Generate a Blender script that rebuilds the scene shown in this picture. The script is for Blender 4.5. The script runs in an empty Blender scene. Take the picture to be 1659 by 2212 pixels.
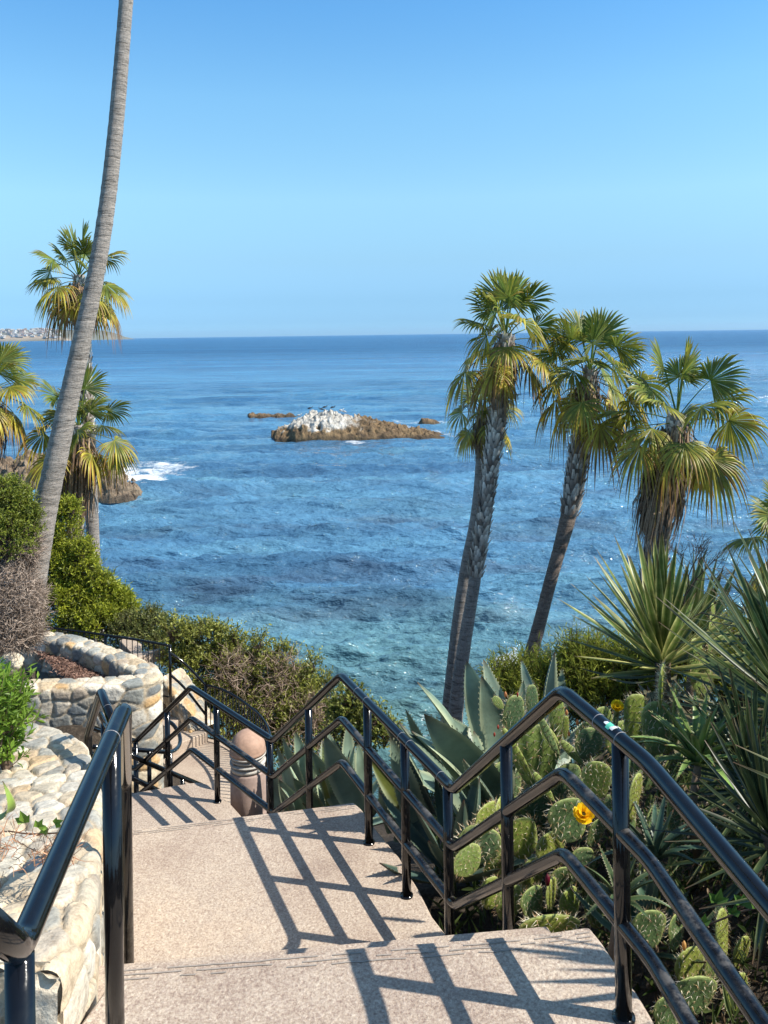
import bpy, math, random
import numpy as np
from mathutils import Vector
R = random.Random(7)
rng = np.random.default_rng(11)
scene = bpy.context.scene
# ------------------------------------------------------------------ camera
EYE = 14.0                       # eye above the sea, metres
W, H = 768, 1024
FPX = 833.0                      # focal length in pixels of the 1024 px tall picture
ROLL = 0.0139
PPX, PPY = 384.0, 334.0
cam_d = bpy.data.cameras.new('camera'); cam = bpy.data.objects.new('camera', cam_d)
scene.collection.objects.link(cam); scene.camera = cam
cam_d.sensor_fit = 'VERTICAL'; cam_d.sensor_height = 36.0; cam_d.lens = FPX/H*36.0
cam_d.shift_y = -(512.0-PPY)/H
cam_d.clip_start = 0.05; cam_d.clip_end = 80000
from mathutils import Matrix
cr, sr = math.cos(ROLL), math.sin(ROLL)
cam.matrix_world = Matrix(((cr, sr, 0, 0), (0, 0, -1, 0), (-sr, cr, 0, EYE), (0, 0, 0, 1)))
scene.render.resolution_x = W; scene.render.resolution_y = H
# ------------------------------------------------------------------ light
SUN_DIR = Vector((0.80, -0.17, 0.86)).normalized()    # towards the sun
elev = math.asin(SUN_DIR.z); az = math.atan2(SUN_DIR.x, SUN_DIR.y)
world = bpy.data.worlds.new('World'); scene.world = world; world.use_nodes = True
wn = world.node_tree.nodes; wl = world.node_tree.links
bg = wn['Background']; sky = wn.new('ShaderNodeTexSky'); sky.sky_type = 'NISHITA'
sky.sun_disc = False; sky.sun_elevation = elev; sky.sun_rotation = az
sky.altitude = 0; sky.air_density = 1.0; sky.dust_density = 0.4; sky.ozone_density = 2.0
wtc = wn.new('ShaderNodeTexCoord'); wsp = wn.new('ShaderNodeSeparateXYZ'); wl.new(wtc.outputs['Generated'], wsp.inputs[0])
wr_ = wn.new('ShaderNodeValToRGB'); wl.new(wsp.outputs[2], wr_.inputs[0])      # clearer, bluer air towards the horizon
STOPS = [(0.0048, (0.239, 0.494, 0.944)), (0.0168, (0.207, 0.411, 0.794)), (0.0408, (0.221, 0.387, 0.662)), (0.0885, (0.328, 0.467, 0.599)), (0.1588, (0.497, 0.651, 0.654)), (0.2704, (0.497, 0.741, 0.775)), (0.3673, (0.393, 0.71, 0.837)), (0.75, (0.60, 0.62, 0.60))]
while len(wr_.color_ramp.elements) < len(STOPS): wr_.color_ramp.elements.new(.5)
for e_, (p_, c_) in zip(wr_.color_ramp.elements, STOPS): e_.position = p_; e_.color = (*c_, 1)
wm1 = wn.new('ShaderNodeVectorMath'); wm1.operation = 'MULTIPLY'; wl.new(sky.outputs[0], wm1.inputs[0]); wl.new(wr_.outputs[0], wm1.inputs[1])
wm2 = wn.new('ShaderNodeVectorMath'); wm2.operation = 'SCALE'; wl.new(wm1.outputs[0], wm2.inputs[0]); wm2.inputs[3].default_value = 1.6
wl.new(wm2.outputs[0], bg.inputs[0]); bg.inputs[1].default_value = 0.125
sun_d = bpy.data.lights.new('sun', 'SUN'); sun_d.energy = 5.0; sun_d.angle = math.radians(0.5)
sun_d.color = (1.0, 0.94, 0.84)
sun = bpy.data.objects.new('sun', sun_d); scene.collection.objects.link(sun)
sun.rotation_euler = SUN_DIR.to_track_quat('Z', 'Y').to_euler(); sun.location = (20, -5, 40)
vs = scene.view_settings; vs.view_transform = 'Standard'; vs.look = 'None'; vs.exposure = 0.48; vs.gamma = 1.0
scene.cycles.max_bounces = 6; scene.cycles.transparent_max_bounces = 8
# ------------------------------------------------------------------ image space helpers
S = 0.46293                      # from the 1659x2212 view of the photo to 768x1024
K = FPX/(1661*S)
def ray(xv, yv):
    a = (xv*S-PPX)/FPX; b = -(yv*S-PPY)/FPX
    return a*cr+b*sr, -a*sr+b*cr
def P(xv, yv, d):                # d in metres along the view axis
    a, b = ray(xv, yv); return np.array((a*d, d, EYE+b*d))
def D(xv, yv, u): return P(xv, yv, u*K)
def PZ(xv, yv, z):               # z relative to the eye
    a, b = ray(xv, yv); d = z/b; return np.array((a*d, d, EYE+z))
def V2(d): return d/(FPX/S)      # metres per view-pixel at distance d
def proj(p):
    x, y, z = p[0], p[1], p[2]-EYE
    u = x*cr-z*sr; v = x*sr+z*cr
    return (PPX+FPX*u/y)/S, (PPY-FPX*v/y)/S
# ------------------------------------------------------------------ mesh builder
class M:
    def __init__(s): s.v = []; s.q = []; s.t = []; s.c = []; s.n = 0; s.ng = []
    def add(s, v, q=None, t=None, col=(1, 1, 1)):
        v = np.asarray(v, float).reshape(-1, 3); k = s.n
        s.v.append(v); s.n += len(v)
        c = np.asarray(col, float)
        if c.ndim == 1: c = np.tile(c, (len(v), 1))
        s.c.append(c)
        if q is not None and len(q): s.q.append(np.asarray(q, int).reshape(-1, 4)+k)
        if t is not None and len(t): s.t.append(np.asarray(t, int).reshape(-1, 3)+k)
    def poly(s, pts, col=(1, 1, 1)):
        k = s.n; s.add(pts, col=col); s.ng.append(list(range(k, k+len(pts))))
    def mesh(s, name, org, smooth):
        v = np.concatenate(s.v)-np.asarray(org)
        q = np.concatenate(s.q) if s.q else np.zeros((0, 4), int)
        t = np.concatenate(s.t) if s.t else np.zeros((0, 3), int)
        me = bpy.data.meshes.new(name)
        loops = np.concatenate([q.ravel(), t.ravel()]+[np.array(g) for g in s.ng]).astype(np.int32)
        sizes = np.concatenate([np.full(len(q), 4), np.full(len(t), 3), np.array([len(g) for g in s.ng], int)]).astype(np.int32)
        starts = np.concatenate([[0], np.cumsum(sizes)[:-1]]).astype(np.int32)
        me.vertices.add(len(v)); me.vertices.foreach_set('co', v.ravel().astype(np.float32))
        me.loops.add(len(loops)); me.loops.foreach_set('vertex_index', loops)
        me.polygons.add(len(sizes)); me.polygons.foreach_set('loop_start', starts)
        me.polygons.foreach_set('use_smooth', np.full(len(sizes), smooth))
        me.update(calc_edges=True); me.validate()
        a = me.color_attributes.new('Col', 'FLOAT_COLOR', 'POINT')
        c = np.concatenate(s.c)
        if len(c) == len(me.vertices):
            c4 = np.ones((len(c), 4), np.float32); c4[:, :c.shape[1]] = c
            a.data.foreach_set('color', c4.ravel())
        return me
ORG = {}
def link(o): scene.collection.objects.link(o); return o
def props(o, label=None, cat=None, group=None, kind=None):
    if label: o['label'] = label
    if cat: o['category'] = cat
    if group: o['group'] = group
    if kind: o['kind'] = kind
    return o
def thing(name, loc, label, cat, group=None):
    o = link(bpy.data.objects.new(name, None)); o.location = tuple(float(c) for c in loc)
    o.empty_display_size = 0.1
    ORG[o] = np.array(loc, float); return props(o, label, cat, group)
def part(name, m, mat, parent, smooth=True, label=None):
    org = ORG[parent]; o = link(bpy.data.objects.new(name, m.mesh(name, org, smooth)))
    o.data.materials.append(mat); o.parent = parent; ORG[o] = org
    if label: o['label'] = label
    return o
def solo(name, m, mat, label=None, cat=None, group=None, kind=None, smooth=True, loc=(0, 0, 0)):
    o = link(bpy.data.objects.new(name, m.mesh(name, loc, smooth))); o.location = tuple(float(c) for c in loc)
    o.data.materials.append(mat); ORG[o] = np.array(loc, float); return props(o, label, cat, group, kind)
# ------------------------------------------------------------------ numpy noise
def h2(i, j, k=0):
    n = np.sin(i*127.1+j*311.7+k*74.7)*43758.5453
    return n-np.floor(n)
def vn(x, y, seed=0):
    xi, yi = np.floor(x), np.floor(y); fx, fy = x-xi, y-yi
    fx = fx*fx*(3-2*fx); fy = fy*fy*(3-2*fy)
    a = h2(xi, yi, seed); b = h2(xi+1, yi, seed); c = h2(xi, yi+1, seed); d = h2(xi+1, yi+1, seed)
    return (a*(1-fx)+b*fx)*(1-fy)+(c*(1-fx)+d*fx)*fy
def fbm(x, y, o=4, seed=0):
    r = 0; a = .5
    for k in range(o): r = r+a*vn(x*2**k, y*2**k, seed+k*13); a *= .5
    return r
def worley(x, y, seed=0):
    xi, yi = np.floor(x), np.floor(y)
    f1 = np.full(x.shape, 9.); f2 = np.full(x.shape, 9.); i1 = np.zeros(x.shape); rx = np.zeros(x.shape)
    for dx in (-1, 0, 1):
        for dy in (-1, 0, 1):
            ci, cj = xi+dx, yi+dy
            px = ci+.1+.8*h2(ci, cj, seed+1); py = cj+.1+.8*h2(ci, cj, seed+2)
            d = np.hypot(x-px, y-py)*(0.85+.3*h2(ci, cj, seed+5))
            idv = h2(ci, cj, seed+3)
            m = d < f1
            f2 = np.where(m, f1, np.minimum(f2, d)); i1 = np.where(m, idv, i1); f1 = np.where(m, d, f1)
    return f1, f2, i1
# ------------------------------------------------------------------ materials
def mat(name):
    m = bpy.data.materials.new(name); m.use_nodes = True
    n = m.node_tree.nodes; return m, n, m.node_tree.links, n['Principled BSDF']
def noise_node(n, l, scale, detail=4, rough=.6, coord='Object', sc=None):
    tc = n.new('ShaderNodeTexCoord'); t = n.new('ShaderNodeTexNoise')
    t.inputs['Scale'].default_value = scale; t.inputs['Detail'].default_value = detail; t.inputs['Roughness'].default_value = rough
    if sc:
        mp = n.new('ShaderNodeMapping'); mp.inputs['Scale'].default_value = sc
        l.new(tc.outputs[coord], mp.inputs[0]); l.new(mp.outputs[0], t.inputs['Vector'])
    else: l.new(tc.outputs[coord], t.inputs['Vector'])
    return t
def ramp(n, l, src, stops):
    r = n.new('ShaderNodeValToRGB'); e = r.color_ramp.elements
    while len(e) < len(stops): e.new(.5)
    for i, (p, c) in enumerate(stops):
        e[i].position = p; e[i].color = (*c, 1) if len(c) == 3 else c
    l.new(src, r.inputs[0]); return r
def mul(n, l, a, b, fac=1.0):
    m = n.new('ShaderNodeMix'); m.data_type = 'RGBA'; m.blend_type = 'MULTIPLY'; m.inputs[0].default_value = fac
    l.new(a, m.inputs[6]); l.new(b, m.inputs[7]); return m.outputs[2]
def bump(n, l, b, src, strength, dist):
    bp = n.new('ShaderNodeBump'); bp.inputs['Strength'].default_value = strength; bp.inputs['Distance'].default_value = dist
    l.new(src, bp.inputs['Height']); l.new(bp.outputs[0], b.inputs['Normal']); return bp
def leaf_mat(name, transl=.35, rough=.45, nscale=30, spec=.4, lo=.6, hi=1.35):
    m, n, l, b = mat(name)
    at = n.new('ShaderNodeAttribute'); at.attribute_name = 'Col'
    t = noise_node(n, l, nscale, 3); r = ramp(n, l, t.outputs[0], [(.3, (lo,)*3), (.7, (hi,)*3)])
    c = mul(n, l, at.outputs['Color'], r.outputs[0])
    l.new(c, b.inputs['Base Color']); b.inputs['Roughness'].default_value = rough
    b.inputs['Specular IOR Level'].default_value = spec
    if transl > 0:
        tr = n.new('ShaderNodeBsdfTranslucent'); mx = n.new('ShaderNodeMixShader'); mx.inputs[0].default_value = transl
        l.new(c, tr.inputs[0]); l.new(b.outputs[0], mx.inputs[1]); l.new(tr.outputs[0], mx.inputs[2])
        l.new(mx.outputs[0], n['Material Output'].inputs[0])
    return m
MAT = {}
MAT['frond'] = leaf_mat('palm_frond', .4, .38, 3)
MAT['leaf'] = leaf_mat('leaf', .35, .45, 4, lo=.55, hi=1.4)
MAT['twig'] = leaf_mat('twig', 0, .8, 20)
MAT['yucca'] = leaf_mat('yucca_leaf', .25, .35, 8)
MAT['petal'] = leaf_mat('petal', .45, .5, 60, lo=.8, hi=1.2)
MAT['spine'] = leaf_mat('spine', 0, .5, 40, lo=.8, hi=1.2)
def agave_mat():
    m = leaf_mat('agave_leaf', .12, .42, 5, lo=.72, hi=1.2); n = m.node_tree.nodes; l = m.node_tree.links
    t = noise_node(n, l, 9, 5); bump(n, l, n['Principled BSDF'], t.outputs[0], .25, .02); return m
MAT['agave'] = agave_mat()
def cactus_mat():
    m = leaf_mat('cactus_pad', .08, .5, 12, lo=.65, hi=1.3); n = m.node_tree.nodes; l = m.node_tree.links
    t = noise_node(n, l, 30, 4); bump(n, l, n['Principled BSDF'], t.outputs[0], .35, .01); return m
MAT['cactus'] = cactus_mat()
# concrete with exposed aggregate
m, n, l, b = mat('aggregate_concrete')
t1 = noise_node(n, l, 95, 3, .7); t2 = noise_node(n, l, 1.3, 7, .7); tc = n.new('ShaderNodeTexCoord')
vo = n.new('ShaderNodeTexVoronoi'); vo.inputs['Scale'].default_value = 150; l.new(tc.outputs['Object'], vo.inputs['Vector'])
r1 = ramp(n, l, t1.outputs[0], [(.30, (.28, .215, .17)), (.45, (.44, .365, .29)), (.60, (.54, .47, .38)), (.74, (.68, .61, .51))])
r2 = ramp(n, l, t2.outputs[0], [(.3, (.74, .68, .66)), (.45, (.93, .89, .86)), (.55, (1.02, 1.0, .97)), (.7, (1.12, 1.07, 1.0))])
r3 = ramp(n, l, vo.outputs['Color'], [(.2, (.84, .80, .82)), (.6, (.98, .965, .965)), (.9, (1.10, 1.08, 1.07))])
c = mul(n, l, r1.outputs[0], r2.outputs[0]); c = mul(n, l, c, r3.outputs[0])
t4 = noise_node(n, l, 5.5, 4, .55); r4 = ramp(n, l, t4.outputs[0], [(.0, (.9, .86, .84)), (.35, (1, 1, 1)), (.66, (1, 1, 1)), (.72, (.72, .66, .62)), (.78, (1, 1, 1))])
c = mul(n, l, c, r4.outputs[0], .6)
l.new(c, b.inputs['Base Color']); b.inputs['Roughness'].default_value = .85
bump(n, l, b, t1.outputs[0], .7, .006); MAT['concrete'] = m
# stone
m, n, l, b = mat('rubble_stone')
at = n.new('ShaderNodeAttribute'); at.attribute_name = 'Col'
t1 = noise_node(n, l, 22, 6, .65); r1 = ramp(n, l, t1.outputs[0], [(.28, (.62, .58, .54)), (.5, (1, .99, .97)), (.72, (1.2, 1.18, 1.12))])
t2 = noise_node(n, l, 90, 3, .6); r2 = ramp(n, l, t2.outputs[0], [(.3, (.82, .82, .82)), (.6, (1.05, 1.05, 1.05))])
c = mul(n, l, at.outputs['Color'], r1.outputs[0]); c = mul(n, l, c, r2.outputs[0])
l.new(c, b.inputs['Base Color']); b.inputs['Roughness'].default_value = .82
bump(n, l, b, t1.outputs[0], .6, .025); MAT['stone'] = m
# black paint
m, n, l, b = mat('black_paint')
t1 = noise_node(n, l, 14, 5, .7); r1 = ramp(n, l, t1.outputs[0], [(.5, (.004, .004, .005)), (.66, (.008, .008, .008)), (.8, (.035, .030, .027))])
l.new(r1.outputs[0], b.inputs['Base Color'])
t2 = noise_node(n, l, 30, 4, .7); r2 = ramp(n, l, t2.outputs[0], [(.4, (.06,)*3), (.78, (.22,)*3)])
l.new(r2.outputs[0], b.inputs['Roughness']); b.inputs['Coat Weight'].default_value = .0; b.inputs['Coat Roughness'].default_value = .08
bump(n, l, b, t2.outputs[0], .05, .004); MAT['paint'] = m
def weld_mat():
    m, n, l, b = mat('weld_ring'); b.inputs['Base Color'].default_value = (.25, .24, .24, 1); b.inputs['Roughness'].default_value = .4; return m
MAT['weld'] = weld_mat()
# weathered paint of the lower bars
m, n, l, b = mat('worn_black_paint')
t1 = noise_node(n, l, 9, 6, .75); gm = n.new('ShaderNodeNewGeometry'); sz = n.new('ShaderNodeSeparateXYZ'); l.new(gm.outputs['Normal'], sz.inputs[0])
pm = n.new('ShaderNodeMath'); pm.operation = 'MULTIPLY_ADD'; l.new(sz.outputs[2], pm.inputs[0]); pm.inputs[1].default_value = .16; l.new(t1.outputs[0], pm.inputs[2])
r1 = ramp(n, l, pm.outputs[0], [(.60, (.005, .005, .006)), (.68, (.018, .016, .015)), (.76, (.085, .078, .07))]); l.new(r1.outputs[0], b.inputs['Base Color'])
t2 = noise_node(n, l, 30, 4, .7); r2 = ramp(n, l, pm.outputs[0], [(.56, (.10,)*3), (.74, (.5,)*3)]); l.new(r2.outputs[0], b.inputs['Roughness']); bump(n, l, b, t2.outputs[0], .12, .004); MAT['paint_worn'] = m
# soil / mulch
def soil(name, stops, scale=26, bs=.9, bd=.04):
    m, n, l, b = mat(name); t = noise_node(n, l, scale, 6, .72); r = ramp(n, l, t.outputs[0], stops)
    t2 = noise_node(n, l, 1.3, 4); r2 = ramp(n, l, t2.outputs[0], [(.3, (.65,)*3), (.7, (1.25,)*3)])
    l.new(mul(n, l, r.outputs[0], r2.outputs[0]), b.inputs['Base Color']); b.inputs['Roughness'].default_value = .95
    bump(n, l, b, t.outputs[0], bs, bd); return m
MAT['soil'] = soil('hillside_soil', [(.3, (.018, .013, .009)), (.5, (.05, .036, .024)), (.72, (.13, .10, .07))])
MAT['mulch'] = soil('mulch', [(.3, (.045, .022, .016)), (.5, (.13, .07, .05)), (.7, (.27, .17, .13))], 40)
MAT['rock'] = soil('sea_rock', [(.3, (.35, .33, .3)), (.5, (.9, .88, .84)), (.72, (1.25, 1.22, 1.15))], 1.5, .8, .5)
n = MAT['rock'].node_tree.nodes; l = MAT['rock'].node_tree.links
at = n.new('ShaderNodeAttribute'); at.attribute_name = 'Col'; b = n['Principled BSDF']
src = b.inputs['Base Color'].links[0].from_socket
l.new(mul(n, l, src, at.outputs['Color']), b.inputs['Base Color']); b.inputs['Roughness'].default_value = .8
# generic coloured material from the attribute
m, n, l, b = mat('plain_matte'); at = n.new('ShaderNodeAttribute'); at.attribute_name = 'Col'
t = noise_node(n, l, 25, 5); r = ramp(n, l, t.outputs[0], [(.3, (.8,)*3), (.7, (1.12,)*3)])
l.new(mul(n, l, at.outputs['Color'], r.outputs[0]), b.inputs['Base Color']); b.inputs['Roughness'].default_value = .75
bump(n, l, b, t.outputs[0], .25, .01); MAT['matte'] = m
# palm bark
m, n, l, b = mat('palm_bark'); at = n.new('ShaderNodeAttribute'); at.attribute_name = 'Col'
t = noise_node(n, l, 5, 7, .75, sc=(1, 1, 5.5)); r = ramp(n, l, t.outputs[0], [(.34, (.30, .28, .26)), (.46, (.88, .87, .86)), (.7, (1.25, 1.22, 1.2))])
t2 = noise_node(n, l, 30, 4, .7, sc=(2.5, 2.5, .5)); r2 = ramp(n, l, t2.outputs[0], [(.35, (.7,)*3), (.6, (1.08,)*3)])
l.new(mul(n, l, mul(n, l, at.outputs['Color'], r.outputs[0]), r2.outputs[0]), b.inputs['Base Color']); b.inputs['Roughness'].default_value = .9
bump(n, l, b, t.outputs[0], .9, .04); MAT['bark'] = m
# sea
m, n, l, b = mat('sea_water'); at = n.new('ShaderNodeAttribute'); at.attribute_name = 'Col'
at2 = n.new('ShaderNodeAttribute'); at2.attribute_name = 'Foam'
tc = n.new('ShaderNodeTexCoord')
ta = noise_node(n, l, 1.5, 5, .55, sc=(.5, 1.2, 1)); tb = noise_node(n, l, .13, 6, .6, sc=(.35, 1.3, 1))
td = noise_node(n, l, .016, 8, .72, sc=(.22, 1.5, 1))
rb = ramp(n, l, tb.outputs[0], [(.38, (.72, .74, .78)), (.5, (.98, .99, 1.0)), (.63, (1.2, 1.2, 1.15))])
rd = ramp(n, l, td.outputs[0], [(.42, (.78, .80, .85)), (.49, (.96, .97, .98)), (.56, (1.25, 1.2, 1.14))])
c = mul(n, l, mul(n, l, at.outputs['Color'], rb.outputs[0]), rd.outputs[0])
tf = noise_node(n, l, .8, 8, .75, sc=(.45, 1, 1))
mm = n.new('ShaderNodeMath'); mm.operation = 'MULTIPLY_ADD'; l.new(at2.outputs['Fac'], mm.inputs[0]); mm.inputs[1].default_value = .40
l.new(tf.outputs[0], mm.inputs[2])
rf = ramp(n, l, mm.outputs[0], [(.72, (0, 0, 0)), (.90, (1, 1, 1))])
mx = n.new('ShaderNodeMix'); mx.data_type = 'RGBA'; l.new(rf.outputs[0], mx.inputs[0]); l.new(c, mx.inputs[6]); mx.inputs[7].default_value = (.8, .83, .84, 1)
l.new(mx.outputs[2], b.inputs['Base Color'])
ro = ramp(n, l, rf.outputs[0], [(0, (.05,)*3), (1, (.8,)*3)]); b.inputs['IOR'].default_value = 1.42
sumn = n.new('ShaderNodeMath'); sumn.operation = 'MULTIPLY_ADD'; l.new(tb.outputs[0], sumn.inputs[0]); sumn.inputs[1].default_value = 3.0
sx = n.new('ShaderNodeSeparateXYZ'); l.new(tc.outputs['Object'], sx.inputs[0]); mr = n.new('ShaderNodeMapRange'); mr.inputs[1].default_value = 60; mr.inputs[2].default_value = 500; mr.inputs[3].default_value = 2.0; mr.inputs[4].default_value = 12.0; l.new(sx.outputs[1], mr.inputs[0]); l.new(mr.outputs[0], sumn.inputs[1]); l.new(ta.outputs[0], sumn.inputs[2])
mr2 = n.new('ShaderNodeMapRange'); mr2.inputs[1].default_value = 140; mr2.inputs[2].default_value = 700; mr2.inputs[3].default_value = 0.0; mr2.inputs[4].default_value = 60.0; l.new(sx.outputs[1], mr2.inputs[0])
mr3 = n.new('ShaderNodeMapRange'); mr3.inputs[1].default_value = 120; mr3.inputs[2].default_value = 800; mr3.inputs[3].default_value = 0.0; mr3.inputs[4].default_value = 0.42; l.new(sx.outputs[1], mr3.inputs[0])   # unresolved ripples far out
ra = n.new('ShaderNodeMath'); ra.operation = 'ADD'; l.new(mr3.outputs[0], ra.inputs[0]); l.new(ro.outputs[0], ra.inputs[1]); l.new(ra.outputs[0], b.inputs['Roughness'])
sum2 = n.new('ShaderNodeMath'); sum2.operation = 'MULTIPLY_ADD'; l.new(td.outputs[0], sum2.inputs[0]); l.new(mr2.outputs[0], sum2.inputs[1]); l.new(sumn.outputs[0], sum2.inputs[2])
bump(n, l, b, sum2.outputs[0], 1.0, .6); MAT['sea'] = m
# ------------------------------------------------------------------ shape helpers
def resample(pts, ds):
    pts = np.asarray(pts, float); seg = np.linalg.norm(np.diff(pts, axis=0), axis=1); s = np.concatenate([[0], np.cumsum(seg)])
    n = max(2, int(s[-1]/ds)+1); t = np.linspace(0, s[-1], n)
    return np.stack([np.interp(t, s, pts[:, k]) for k in range(pts.shape[1])], 1)
def smoothp(pts, it=2):
    pts = [np.asarray(p, float) for p in pts]
    for _ in range(it):
        o = [pts[0]]
        for a, b2 in zip(pts[:-1], pts[1:]): o += [a*.75+b2*.25, a*.25+b2*.75]
        o.append(pts[-1]); pts = o
    return np.array(pts)
def fillet(pts, r=.05, k=4):
    pts = [np.asarray(p, float) for p in pts]; out = [pts[0]]
    for a, p, c in zip(pts[:-2], pts[1:-1], pts[2:]):
        u = (a-p); v = (c-p); lu, lv = np.linalg.norm(u), np.linalg.norm(v); rr = min(r, lu*.4, lv*.4)
        s, e = p+u/lu*rr, p+v/lv*rr
        for i in range(k+1):
            t = i/k; out.append(s*(1-t)**2+2*p*t*(1-t)+e*t*t)
    out.append(pts[-1]); return np.array(out)
def tube(m, pts, r, n=16, col=(1, 1, 1), caps=True, ell=1.0):
    pts = np.asarray(pts, float); N = len(pts); r = np.broadcast_to(np.asarray(r, float), (N,))
    tan = np.gradient(pts, axis=0)
    for i in range(1, N-1):
        a = pts[i]-pts[i-1]; b2 = pts[i+1]-pts[i]; tan[i] = a/(np.linalg.norm(a)+1e-9)+b2/(np.linalg.norm(b2)+1e-9)
    tan /= np.linalg.norm(tan, axis=1)[:, None]+1e-12
    up = np.array((0, 0, 1.)) if abs(tan[0][2]) < .9 else np.array((0, 1., 0))
    x = np.cross(tan[0], up); x /= np.linalg.norm(x); ang = np.arange(n)*2*math.pi/n; V = []
    for i in range(N):
        x = x-tan[i]*np.dot(x, tan[i]); x /= np.linalg.norm(x); y = np.cross(tan[i], x)
        V.append(pts[i]+r[i]*(np.cos(ang)[:, None]*x+np.sin(ang)[:, None]*y*ell))
    V = np.concatenate(V); q = []
    i = np.arange(N-1)[:, None]*n; j = np.arange(n)[None, :]; j2 = (j+1) % n
    q = np.stack([i+j, i+j2, i+n+j2, i+n+j], -1).reshape(-1, 4)
    c = np.asarray(col, float)
    if c.ndim == 2: c = np.repeat(c, n, axis=0)
    k = m.n; m.add(V, q, col=c)
    if caps: m.ng.append([k+a for a in range(n)][::-1]); m.ng.append([k+(N-1)*n+a for a in range(n)])
def box(m, c, s, col=(1, 1, 1), rz=0):
    c = np.asarray(c, float); s = np.asarray(s, float)/2
    v = np.array([(x, y, z) for x in (-1, 1) for y in (-1, 1) for z in (-1, 1)], float)*s
    ca, sa = math.cos(rz), math.sin(rz); v = np.stack([v[:, 0]*ca-v[:, 1]*sa, v[:, 0]*sa+v[:, 1]*ca, v[:, 2]], 1)+c
    m.add(v, [(0, 1, 3, 2), (4, 6, 7, 5), (0, 4, 5, 1), (2, 3, 7, 6), (0, 2, 6, 4), (1, 5, 7, 3)], col=col)
def lathe(m, c, prof, n=32, col=(1, 1, 1)):
    c = np.asarray(c, float); ang = np.arange(n)*2*math.pi/n; V = []
    for r, z in prof: V.append(np.stack([c[0]+r*np.cos(ang), c[1]+r*np.sin(ang), np.full(n, c[2]+z)], 1))
    N = len(prof); i = np.arange(N-1)[:, None]*n; j = np.arange(n)[None, :]; j2 = (j+1) % n
    m.add(np.concatenate(V), np.stack([i+j, i+j2, i+n+j2, i+n+j], -1).reshape(-1, 4), col=col)
def grid_faces(a, b2):
    i = np.arange(a-1)[:, None]*b2; j = np.arange(b2-1)[None, :]
    return np.stack([i+j, i+b2+j, i+b2+j+1, i+j+1], -1).reshape(-1, 4)
def slab(m, top, th, grooves=None):
    """a concrete slab: top outline (counter-clockwise), thickness, a small chamfer"""
    top = np.asarray(top, float); c = top.mean(0); n = len(top)
    ar = sum(top[i][0]*top[(i+1) % n][1]-top[(i+1) % n][0]*top[i][1] for i in range(n))
    if ar < 0: top = top[::-1]
    inn = top.copy(); 
    for i in range(n):
        e1 = top[i]-top[i-1]; e2 = top[(i+1) % n]-top[i]; nn = np.array((-e1[1], e1[0], 0))/(np.hypot(e1[0], e1[1])+1e-9)+np.array((-e2[1], e2[0], 0))/(np.hypot(e2[0], e2[1])+1e-9)
        inn[i] = top[i]+nn/(np.linalg.norm(nn)+1e-9)*.014
    low = top-np.array((0, 0, .012)); bot = top-np.array((0, 0, th))
    k = m.n; m.add(np.concatenate([inn, low, bot]))
    m.ng.append([k+i for i in range(n)])
    for i in range(n):
        j = (i+1) % n; m.q.append(np.array([[k+i+n, k+j+n, k+j, k+i]])); m.q.append(np.array([[k+i+2*n, k+j+2*n, k+j+n, k+i+n]]))

# stone surface on a grid of points; s,t metric coordinates
PAL = np.array([(.66, .57, .42), (.74, .68, .55), (.62, .56, .46), (.27, .29, .28), (.19, .22, .235), (.60, .38, .17), (.40, .33, .26), (.76, .72, .63), (.33, .35, .33), (.58, .45, .29), (.72, .63, .49), (.24, .27, .27)])
def stone_patch(m, G, s, t, cell=.2, amp=.035, seed=0, flip=False, flat=1.0, mortar=(.50, .41, .29), pale=.3):
    a, b2 = s.shape
    gu = np.gradient(G, axis=0); gv = np.gradient(G, axis=1); N = np.cross(gu, gv); N /= np.linalg.norm(N, axis=2)[..., None]+1e-9
    if flip: N = -N
    wx = (fbm(s*7, t*7, 2, seed+40)-.4)*.30; wy = (fbm(s*7+9, t*7+5, 2, seed+60)-.4)*.30
    f1, f2, idv = worley(s/(cell*1.15)+wx, t/(cell*flat)+wy, seed)
    e = f2-f1; body = np.clip((e-.07)/.15, 0, 1)
    tl = (h2(idv*5, idv*3)-.5)*(s/cell % 1-.5)*.0; bul = np.sin(body*math.pi/2)*(.55+.6*h2(idv*77, idv*13))*amp+tl + (fbm(s*22, t*22, 3, seed)-.45)*amp*.38*np.clip(body*3, 0, 1) + (fbm(s*5, t*5, 2, seed+3)-.4)*amp*.4
    V = G+N*bul[..., None]
    pi = (h2(idv*991, idv*31)*len(PAL)).astype(int) % len(PAL)
    C = PAL[pi]*(.66+.42*h2(idv*17, idv*51))[..., None]
    C = C*(1-pale)+np.array((.68, .61, .49))*pale
    st = fbm(s*11+idv*9, t*38+idv*5, 4, seed+8)[..., None]
    C = C*(.75+.5*st)
    C = C+np.array((.10, .03, -.04))*np.clip(fbm(s*14, t*14, 3, seed+21)-.52, 0, 1)[..., None]*2.4
    mk = np.clip((e-.06)/.06, 0, 1)[..., None]; C = np.array(mortar)*(1-mk)+C*mk
    f = grid_faces(a, b2); 
    if not flip: f = f[:, ::-1] if False else f
    m.add(V.reshape(-1, 3), f, col=np.clip(C, .02, .9).reshape(-1, 3))
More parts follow.
